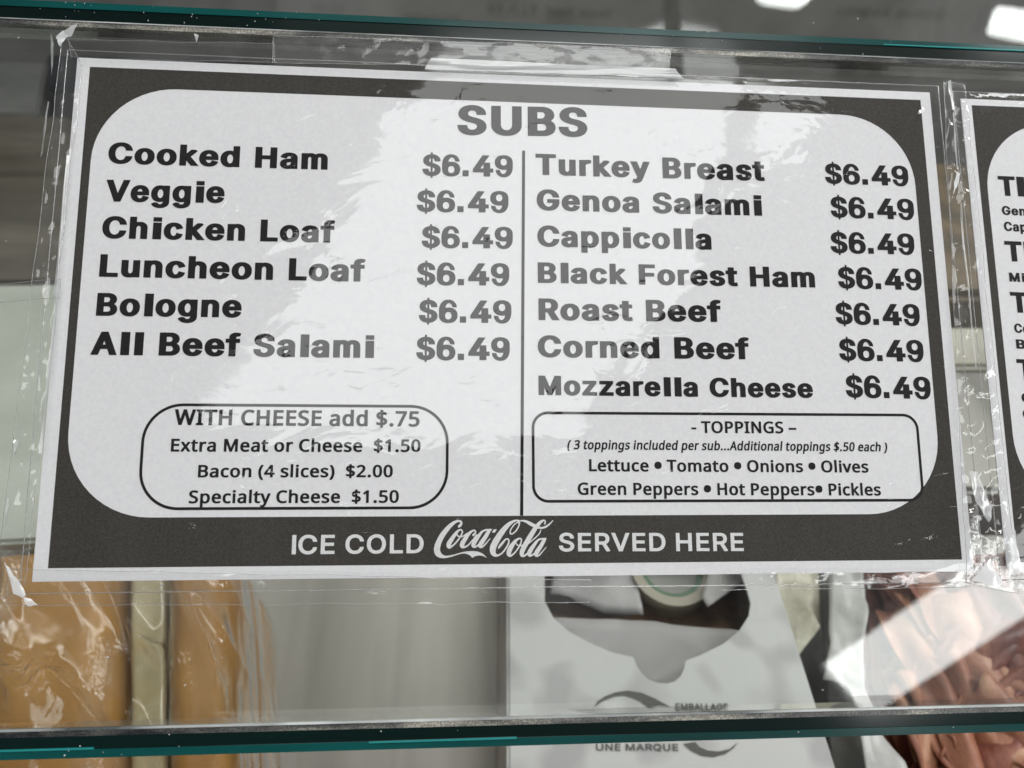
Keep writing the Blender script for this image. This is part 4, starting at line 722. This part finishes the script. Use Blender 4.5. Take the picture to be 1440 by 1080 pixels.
bm = bmesh.new()
for i in range(48):
    u = random.uniform(-0.16, 0.17) if i % 3 else random.uniform(-0.155, -0.07)
    v = V_TOP - random.uniform(0.0, 0.0062) if i % 4 else V_BOT + random.uniform(0, 0.0056)
    bmesh.ops.create_icosphere(bm, subdivisions=1, radius=random.uniform(0.00008, 0.0002) * (1.6 if i % 11 == 0 else 1), matrix=Matrix.Translation((u, v, 0.0006)))
from_bm('dust', bm, mat_simple('white_dust', (0.6, 0.6, 0.58), 0.8), glass)['kind'] = 'stuff'

upper = thing('glass_panel', 'upper glass pane above the green glass edge, reflecting ceiling lights', 'glass panel', frame=PANE)
prism('pane', [(GU0, V_TOP + 0.001), (GU1, V_TOP + 0.001), (GU1, 0.34), (GU0, 0.34)], -0.0095, -0.0015, GLASS, upper)

# ------------------------------------------------------------------ tape
def tape(label, q, seed, wrinkle, mat, nu, nv, d=0.0016, group=None):
    q = [Vector(p) for p in q]
    def at(s, t):
        p = bilinear(q, s, t)
        w = noise.noise((p.x * 0.11, p.y * 0.11, seed)) + 0.5 * noise.noise((p.x * 0.31, p.y * 0.31, seed + 5))
        wob = Vector((noise.noise((p.y * 0.06, seed, 1)), noise.noise((p.x * 0.06, seed, 2)))) * 0.7
        e = min(s, 1 - s, t, 1 - t)
        p = p + wob
        return (p.x * MM, p.y * MM, d + wrinkle * (abs(w) if wrinkle > 0.0004 else w) * min(1, e * 8 + 0.3))
    o = sheet('tape_strip', at, nu, nv, mat, None, PANE)
    tag(o, label, 'tape', group)
    bm = bmesh.new()
    for a, b in (((0, 0), (1, 0)), ((1, 0), (1, 1)), ((1, 1), (0, 1)), ((0, 1), (0, 0))):
        pts = [at(a[0] + (b[0] - a[0]) * i / 40, a[1] + (b[1] - a[1]) * i / 40) for i in range(41)]
        tube(bm, pts, 0.00009, 5)
    from_bm('cut_edge', bm, SEAM, o, smooth=True)
    return o

def crease_glint_mat(h):
    return Mat('painted_crease_glint').film(rough=0.1, gain=2.0, haze=h, hazecol=(0.85, 0.86, 0.86))  # white haze paints lamp glints onto the crease facets
CREASE_GLINTS = {}
def crease(parent, h, pts, seed):
    if h not in CREASE_GLINTS:
        CREASE_GLINTS[h] = crease_glint_mat(h)
    bm = bmesh.new()
    vs_ = []
    for i, (x, y) in enumerate(pts):
        vs_.append(bm.verts.new((x * MM, y * MM, 0.0036 + 0.0008 * noise.noise((i * 1.7, seed, 0)))))
    f = bm.faces.new(vs_)
    bmesh.ops.triangulate(bm, faces=[f])
    bmesh.ops.subdivide_edges(bm, edges=list(bm.edges), cuts=3, use_grid_fill=True)
    for v in bm.verts:
        w = Vector((v.co.x * 900, v.co.y * 900, seed))
        v.co += Vector((noise.noise(w), noise.noise(w + Vector((7, 0, 0))), 1.2 * noise.noise(w * 0.6))) * 0.0004
    from_bm('crease', bm, CREASE_GLINTS[h], parent, None, True)

TG = 'clear tape strips round the menu signs'
tp = SHAPES['tapes']
STRIPS = []
STRIPS.append(tape('wrinkled clear tape strip running down the left side of the SUBS sign', tp[0], 1, 0.0012, CRUMPLED, 24, 160, group=TG))
STRIPS.append(tape('short clear tape strip over the top left corner of the SUBS sign', tp[1], 2, 0.0003, TAPE, 60, 10, 0.0019, TG))
STRIPS.append(tape('long clear tape strip above the SUBS heading at the top of the sign', tp[2], 3, 0.0003, HAZY_TAPE, 100, 10, 0.0022, TG))
STRIPS.append(tape('long clear tape strip under the bottom left of the SUBS sign', tp[3], 4, 0.0004, TAPE, 120, 10, 0.0020, TG))
STRIPS.append(tape('clear tape strip under the bottom right corner of the SUBS sign', tp[4], 5, 0.0003, TAPE, 60, 8, 0.0023, TG))
STRIPS.append(tape('creased clear tape strip in the gap between the two menu signs', tp[5], 6, 0.0014, CRUMPLED, 14, 140, 0.0026, TG))
STRIPS.append(tape('clear tape strip crossing the glass left of the SUBS sign', tp[6], 9, 0.0006, CRUMPLED, 30, 12, 0.0034, TG))

for i, (k, h, pts) in enumerate(SHAPES['crease_glints']):
    crease(STRIPS[k], h, pts, i * 2.3)

# ------------------------------------------------------------------ deli case interior
def low(z):
    return SHAPES['camera_height'] + 1.25 * (z - SHAPES['camera_height'])
DECK = low(-0.2)
STEEL = mat_mottled('brushed_steel', (0.20, 0.195, 0.175), (0.36, 0.35, 0.32), 20, 0.45, 0.0, 3, (1.0, 0.06, 0.06), 0.6, 0.36, 0.64)
prism('case_deck', rect(-0.9, -0.2, 0.9, 0.6), DECK - 0.01, DECK, STEEL)['kind'] = 'structure'
BACK = mat_mottled('case_back_paint', (0.12, 0.12, 0.112), (0.18, 0.178, 0.165), 14, 0.5)
prism('case_back', rect(-0.9, 0.6, 0.9, 0.61), DECK, 0.6, BACK)['kind'] = 'structure'
ub = SHAPES['upper_back']

def box_print(kind, quad, text, parent, z):
    base, end, top = (Vector(p) for p in quad)
    loops = text_loops('goth', text)
    xs = [p[0] for lp in loops for p in lp]
    lo, hi = min(xs), max(xs)
    run = (end - base) / (hi - lo)
    up = (top - base) / 500
    res = [[tuple(base + run * (x - lo) + up * y) for x, y in lp] for lp in loops]
    return flat_fill(kind, res, z, PRINT, parent)

def mat_box():
    m = Mat('white_cardboard')
    co = m.coords()
    blots = m.ramp(m.noise(co, 40, 1, 0.4, 0.2), [(0.50, (0.60, 0.605, 0.59)), (0.64, (0.44, 0.44, 0.435))])
    return m.principled(blots, 0.55)
CARD = mat_box()
PRINT = mat_simple('grey_print', (0.10, 0.097, 0.09), 0.6)
BROWN_CARD = mat_mottled('brown_card', (0.12, 0.065, 0.035), (0.26, 0.15, 0.085), 60, 0.8)
GREY_SHEET = mat_mottled('grey_liner', (0.36, 0.35, 0.35), (0.44, 0.43, 0.43), 30, 0.6)

ZB = low(-0.125)
box = thing('cardboard_box', 'white stained cardboard box with an oval hand hole and grey crescent print', 'box', (0.07, -0.03, DECK))
L = Vector((0.07, -0.03, DECK))
def local(pts):
    return [(x - L.x, y - L.y) for x, y in pts]
bt = SHAPES['box_top']
flat_fill('top_panel', [local(bt), local(SHAPES['box_hole'])[::-1]], ZB - L.z - 0.0008, CARD, box, 0.0012)
flat_fill('crescent_print', [local(SHAPES['print_upper'])], ZB - L.z + 0.0002, PRINT, box)
flat_fill('crescent_print', [local(SHAPES['print_lower'])], ZB - L.z + 0.0002, PRINT, box)
for qd, tx in zip(SHAPES['print_words'], ('EMBALLAGE', 'UNE MARQUE')):
    box_print('box_lettering', local(qd), tx, box, ZB - L.z + 0.0002)
def wall_strip(a, b, name, mat):
    a, b = Vector(a), Vector(b)
    d = (b - a).normalized()
    n = Vector((-d.y, d.x)) * 0.0015
    prism(name, local([a, b, b + n, a + n]), 0.0005, ZB - L.z - 0.0015, mat, box)
for i in range(5):
    wall_strip(bt[i], bt[(i + 1) % 5], 'side_panel', CARD if i else BROWN_CARD)
flat_fill('inner_floor', [local([bt[0], bt[1], bt[3], bt[4]])], ZB - L.z - 0.028, BROWN_CARD, box, 0.001)

def loose(name, label, cat, key, z, mat, thick=0.0008, amp=0.002, seed=0.0):
    """a sheet of paper or film with a slight crumple, cut to an outline"""
    pts = SHAPES[key]
    z = low(z) if z > ZB else z
    bm = bmesh.new()
    vs_ = [bm.verts.new((x, y, z)) for x, y in pts]
    f = bm.faces.new(vs_)
    bmesh.ops.triangulate(bm, faces=[f])
    bmesh.ops.subdivide_edges(bm, edges=list(bm.edges), cuts=7, use_grid_fill=True)
    for v in bm.verts:
        v.co.z += amp * noise.noise((v.co.x * 70, v.co.y * 70, seed)) + amp * 0.4 * noise.noise((v.co.x * 200, v.co.y * 200, seed))
    bmesh.ops.recalc_face_normals(bm, faces=bm.faces)
    bmesh.ops.solidify(bm, geom=list(bm.faces), thickness=thick)
    return tag(from_bm(name, bm, mat, smooth=True), label, cat)

loose('paper_liner', 'grey paper liner inside the cardboard box, seen through its hand hole', 'paper', 'box_sheet', ZB - 0.012, GREY_SHEET, 0.0006, 0.002, 2)
loose('paper_scrap', 'grey paper scrap at the left of the box hand hole', 'paper', 'box_paper', ZB - 0.018, GREY_SHEET, 0.0006, 0.002, 5)
loose('paper_scrap', 'pale paper flap at the right of the box hand hole', 'paper', 'box_flap', ZB - 0.012, mat_simple('pale_paper', (0.5, 0.49, 0.48), 0.6), 0.0006, 0.001, 6)

can_c, can_e = SHAPES['box_can']
r_can = abs(can_e[0] - can_c[0])
can = thing('round_tub', 'round tub with a green ring inside the cardboard box', 'tub', (can_c[0], can_c[1], ZB - 0.03))
def ring(r0, r1, n=48):
    return [[(r1 * math.cos(6.2832 * i / n), r1 * math.sin(6.2832 * i / n)) for i in range(n)]] + ([[(r0 * math.cos(-6.2832 * i / n), r0 * math.sin(-6.2832 * i / n)) for i in range(n)]] if r0 else [])
flat_fill('rim', ring(r_can * 0.86, r_can * 1.12), 0.008, mat_simple('cream_rim', (0.36, 0.33, 0.26), 0.5), can, 0.012)
flat_fill('green_ring', ring(r_can * 0.70, r_can * 0.86), 0.010, mat_simple('green_plastic', (0.012, 0.10, 0.025), 0.4), can, 0.004)
flat_fill('lid', ring(0, r_can * 0.70), 0.010, mat_simple('grey_lid', (0.24, 0.24, 0.22), 0.5), can, 0.004)

# wrapped blocks of cheese
def mat_cheese():
    m = Mat('orange_cheese')
    co = m.coords()
    c = m.ramp(m.noise(co, 22, 3, 0.5), [(0.35, (0.36, 0.17, 0.026)), (0.65, (0.47, 0.24, 0.05))])
    return m.principled(c, 0.45, **{'Subsurface Weight': 0.15, 'Subsurface Scale': 0.01, 'Subsurface Radius': (1.0, 0.5, 0.2)})
CHEESE = mat_cheese()
def mat_wrap():
    m = Mat('cling_wrap')
    co = m.coords((1.0, 0.32, 1.0))
    f = m.noise(co, 24, 2, 0.45, 1.2)
    g = m.noise(m.coords(), 200, 2, 0.5)
    mask = m.math('MAXIMUM', m.math('SUBTRACT', m.noise(m.coords(), 20, 2, 0.5), 0.52), 0.0)
    fine = m.math('MULTIPLY', m.noise(m.coords((1, 0.6, 1)), 110, 2, 0.5, 2.0), mask)
    h = m.math('ADD', m.math('MULTIPLY', f, 0.012), m.math('MULTIPLY', g, 0.0001))
    h = m.math('ADD', h, m.math('MULTIPLY', fine, 0.03))
    hz = m.ramp(m.noise(co, 24, 3, 0.5, 1.5), [(0.50, (0.02,) * 3), (0.74, (0.45,) * 3)])
    return m.film(rough=0.16, normal=m.bump(h), gain=1.4, haze=hz, hazecol=(0.62, 0.50, 0.40))
WRAP = mat_wrap()

def wrapped_block(label, pts, ztop, seed, mat=None, flat=4, soft=0.4):
    xs = [p[0] for p in pts]
    ys = [p[1] for p in pts]
    quad = [Vector(p) for p in (pts[0], pts[1], pts[2], pts[3])]
    cx, cy = sum(xs) / 4, sum(ys) / 4
    root = thing('wrapped_cheese', label, 'cheese', (cx, cy, DECK))
    h = low(ztop) - DECK
    def body(grow, wr):
        def fn(s, t):
            # squashed superellipsoid over the quad
            a, b = (s - 0.5) * 2, (t - 0.5) * 2
            p = bilinear(quad, s, t)
            k = (1 - abs(a) ** flat) ** soft * (1 - abs(b) ** 9) ** 0.42 if abs(a) < 1 and abs(b) < 1 else 0
            p = Vector((p.x - cx, p.y - cy)) * (1 + grow)
            z = k * (h + grow * 0.03)
            n1 = noise.noise((p.x * 60, p.y * 22, seed))
            z += k * (0.004 * noise.noise((p.x * 26, p.y * 14, seed)) + 0.0006 * n1)
            if wr:
                r = 1 - abs(noise.noise((p.x * 42 + p.y * 34, p.y * 10 - p.x * 14, seed + 3))) * 2
                z += k * wr * max(r, 0) ** 3
            return (p.x, p.y, z)
        return fn
    sheet('cheese_block', body(0.0, 0), 60, 40, mat or CHEESE, root)
    sheet('plastic_wrap', body(0.025, 0.009), 150, 110, WRAP, root)
wrapped_block('wide block of orange cheese in wrinkled plastic wrap at the lower left', SHAPES['block_tall'], -0.113, 1.7)
wrapped_block('narrow block of orange cheese in plastic wrap beside the steel pan', SHAPES['block_side'], -0.113, 9.2)

wrapped_block('added pale slab standing in for bunched plastic wrap between the two orange blocks', SHAPES['block_pale'], -0.119, 5.1, mat_mottled('pale_bunched_wrap', (0.44, 0.35, 0.17), (0.54, 0.46, 0.28), 40, 0.4), 8, 0.35)  # pale slab added in place of bunched wrap, not a cheese

# paper, dividers and meat right of the box
loose('butcher_paper', 'crumpled cream butcher paper right of the cardboard box', 'paper', 'cream', -0.142, mat_mottled('cream_paper', (0.62, 0.58, 0.44), (0.78, 0.75, 0.62), 80, 0.4, 0.002), 0.0008, 0.004, 3)
ds = SHAPES['divider_strip']
tag(prism('pan_divider', ds, DECK, low(-0.14), mat_simple('dark_steel', (0.055, 0.054, 0.048), 0.35, 0.3), bevel=0.0006), 'dark steel pan divider between the cardboard box and the meat', 'divider')
FOLDED = mat_mottled('greaseproof_paper', (0.40, 0.40, 0.38), (0.52, 0.52, 0.50), 50, 0.45, 0.001)
loose('folded_paper', 'folded grey greaseproof paper standing left of the red meat', 'paper', 'folded', -0.128, FOLDED, 0.0008, 0.004, 11)
loose('folded_paper', 'white greaseproof paper edge beneath the glass, left of the shaved meat', 'paper', 'folded_low', -0.13, FOLDED, 0.0008, 0.004, 14)

def mat_meat(name, a, b, c):
    m = Mat(name)
    co = m.coords()
    f = m.noise(m.coords((1, 0.5, 1)), 60, 5, 0.6, 0.9)
    nrm = m.bump(m.noise(co, 160, 3, 0.5), 0.0008)
    return m.principled(m.ramp(f, [(0.32, a), (0.5, b), (0.7, c)]), 0.52, 0, nrm, **{'Subsurface Weight': 0.1, 'Subsurface Scale': 0.004})
RED_MEAT = mat_meat('dark_red_meat', (0.075, 0.016, 0.011), (0.18, 0.045, 0.025), (0.32, 0.12, 0.065))
TAN_MEAT = mat_meat('browned_meat', (0.17, 0.055, 0.030), (0.33, 0.13, 0.070), (0.52, 0.30, 0.19))
meat_pts = SHAPES['meat']
mq = SHAPES['meat_quad']
def meat_edge(y):
    a, b, c = SHAPES['meat_left']
    y = min(max(y, c[1]), a[1])
    p, q = (a, b) if y > b[1] else (b, c)
    return p[0] + (q[0] - p[0]) * (y - p[1]) / (q[1] - p[1])
MX, MY = 0.24, -0.05
meat = thing('shaved_meat', 'pile of thin folded reddish brown meat slices at the lower right', 'meat', (MX, MY, DECK))
random.seed(21)
MZ = low(-0.15) - DECK
prism('meat_slab', [(x - MX, y - MY) for x, y in meat_pts], 0.0, MZ, RED_MEAT, meat, bevel=0.004)
for k in range(63):
    row, colm = divmod(k, 7)
    s0, t0 = (colm + 0.5 + random.uniform(-0.6, 0.6)) / 7, 1 - (row + 0.5 + random.uniform(-0.6, 0.6)) / 9
    p0 = bilinear(mq, s0, t0)
    ang = 1.35 + random.uniform(-0.9, 0.9)
    ln, wd = random.uniform(0.055, 0.095), random.uniform(0.030, 0.050)
    ph, fr = random.uniform(0, 6), random.uniform(0.7, 1.6)
    half_x = 0.58 * (ln * abs(math.cos(ang)) + wd * abs(math.sin(ang)))
    half_y = 0.5 * (ln * abs(math.sin(ang)) + wd * abs(math.cos(ang)))
    p0.y = min(p0.y, SHAPES['meat_left'][0][1] - half_y)
    p0.x = max(p0.x, meat_edge(p0.y - half_y) + half_x, meat_edge(p0.y + half_y) + half_x)
    zc = MZ + 0.005 + random.uniform(0, 0.016)
    tilt = random.uniform(-0.4, 0.4)
    def fn(s, t, p0=p0, ang=ang, ln=ln, wd=wd, ph=ph, fr=fr, zc=zc, tilt=tilt, k=k):
        edge = 1 + 0.22 * noise.noise((s * 3, t * 3, k))
        a, b = (s - 0.5) * ln * edge, (t - 0.5) * wd * edge
        z = 0.005 * math.sin(ph + fr * 6.2832 * t + 1.5 * s) + 0.004 * math.sin(2.1 * ph + 5 * s) + b * tilt
        z += 0.0015 * noise.noise((a * 60, b * 60, k * 1.7))
        x = a * math.cos(ang) - b * math.sin(ang)
        y = a * math.sin(ang) + b * math.cos(ang)
        return (p0.x - MX + x, p0.y - MY + y, zc + z)
    sheet('meat_slice', fn, 26, 26, RED_MEAT if t0 < 0.42 or random.random() < 0.15 else TAN_MEAT, meat, None, 0.0008)

# left of the sign and in the gap between the signs
def slab(name, label, cat, key, ztop, depth, mat, bevel=0.002):
    return tag(prism(name, SHAPES[key], low(ztop) - depth, low(ztop), mat, bevel=bevel), label, cat)
slab('plastic_tray', 'pale grey green plastic tray behind the glass, left of the SUBS sign', 'tray', 'tray_pale', -0.12, 0.02, mat_mottled('pale_plastic', (0.38, 0.40, 0.35), (0.46, 0.48, 0.43), 20, 0.35))
slab('wooden_board', 'dark brown board behind the glass, above the pale tray', 'board', 'tray_brown', -0.13, 0.02, mat_mottled('dark_board', (0.065, 0.057, 0.042), (0.13, 0.115, 0.088), 16, 0.45, 0, 4, (0.5, 2.5, 1)))
slab('steel_tray', 'grey steel tray behind the glass near the top left corner', 'tray', 'panel_grey', -0.135, 0.02, mat_mottled('dull_steel', (0.15, 0.15, 0.145), (0.21, 0.21, 0.20), 30, 0.5))
slab('reflection_stand_in', 'added black panel standing in for a dark reflection above the top left of the SUBS sign', 'panel', 'dark_panel', -0.128, 0.01, mat_mottled('reflection_stand_in_dark', (0.004, 0.005, 0.009), (0.012, 0.013, 0.02), 20, 0.5))  # dark panel added to stand in for a person's reflection
slab('bread_loaf', 'brown loaf seen in the gap between the two menu signs', 'bread', 'gap_brown', -0.12, 0.04, mat_mottled('brown_crust', (0.075, 0.058, 0.033), (0.19, 0.135, 0.08), 26, 0.6, 0.001), 0.006)
slab('cream_tub', 'cream tub seen in the gap between the signs, below the loaf', 'tub', 'gap_cream', -0.125, 0.04, mat_mottled('cream_plastic', (0.36, 0.34, 0.28), (0.50, 0.48, 0.41), 30, 0.4), 0.003)
slab('steel_pan', 'grey steel pan seen in the gap between the signs, below the cream tub', 'pan', 'gap_steel', -0.128, 0.05, STEEL, 0.003)

# ------------------------------------------------------------------ ceiling lights seen in the reflections
def ceiling_light(label, pts, mat, z=1.75):
    cx = sum(p[0] for p in pts) / len(pts)
    cy = sum(p[1] for p in pts) / len(pts)
    o = thing('ceiling_light', label, 'ceiling light', (cx, cy, z), group='ceiling lights reflected in the glass')
    q = [(x - cx, y - cy) for x, y in pts]
    prism('diffuser', q, 0.0, 0.02, mat, o)
    prism('housing', [(x * 1.03, y * 1.03) for x, y in q], 0.021, 0.08, HOUSING, o)
ceiling_light('large white ceiling light mirrored across the middle of the SUBS sign', SHAPES['lamp_main'], LAMP)
ceiling_light('small white ceiling light mirrored above the words Turkey Breast', SHAPES['lamp_small'], LAMP)
ceiling_light('long white ceiling light mirrored over the meat at the lower right', SHAPES['lamp_side'], LAMP_SIDE)
ceiling_light('white ceiling light mirrored at the top edge of the upper glass', SHAPES['lamp_far'], LAMP_FAR)
ceiling_light('white ceiling light mirrored in the top right corner of the upper glass', SHAPES['lamp_corner'], LAMP_FAR)
tag(prism('ceiling_beam', SHAPES['lamp_beam'], 1.70, 1.73, mat_simple('dark_beam', (0.03, 0.03, 0.03), 0.7)), 'narrow dark ceiling beam mirrored as a stripe across the light above the sign', 'beam')

# overhead board, glow added so its lettering mirrors and the upper glass lifts
def added_board_glow():
    m = Mat('added_board_glow')
    e = m.n('Emission', i0=(1.0, 0.99, 0.95, 1), i1=0.42)
    m.link(e.outputs[0], m.out.inputs[0])
    return m.m
bd = SHAPES['board']
BX = sum(p[0] for p in bd) / len(bd)
BY = sum(p[1] for p in bd) / len(bd)
board = thing('menu_board', 'added glowing menu board above the counter, its dark lettering mirrored faintly in the upper glass', 'menu board', (BX, BY, 1.95))
prism('board_face', [(x - BX, y - BY) for x, y in bd], 0.0, 0.03, added_board_glow(), board)
for text, base, end, top in SHAPES['board_rows']:
    base, end, top = (Vector((p[0] - BX, p[1] - BY)) for p in (base, end, top))
    runs = glyph_runs('black', text, 0)
    xs = [p[0] for k in (0, 1) for lp in runs[k] for p in lp]
    lo, hi = min(xs), max(xs)
    run, up = (end - base) / (hi - lo), (top - base) / 500
    for k in (0, 1):
        flat_fill('lettering', [[tuple(base + run * (x - lo) + up * y) for x, y in lp] for lp in runs[k]], -0.004 - 0.0005 * k, TEXT_INK, board)
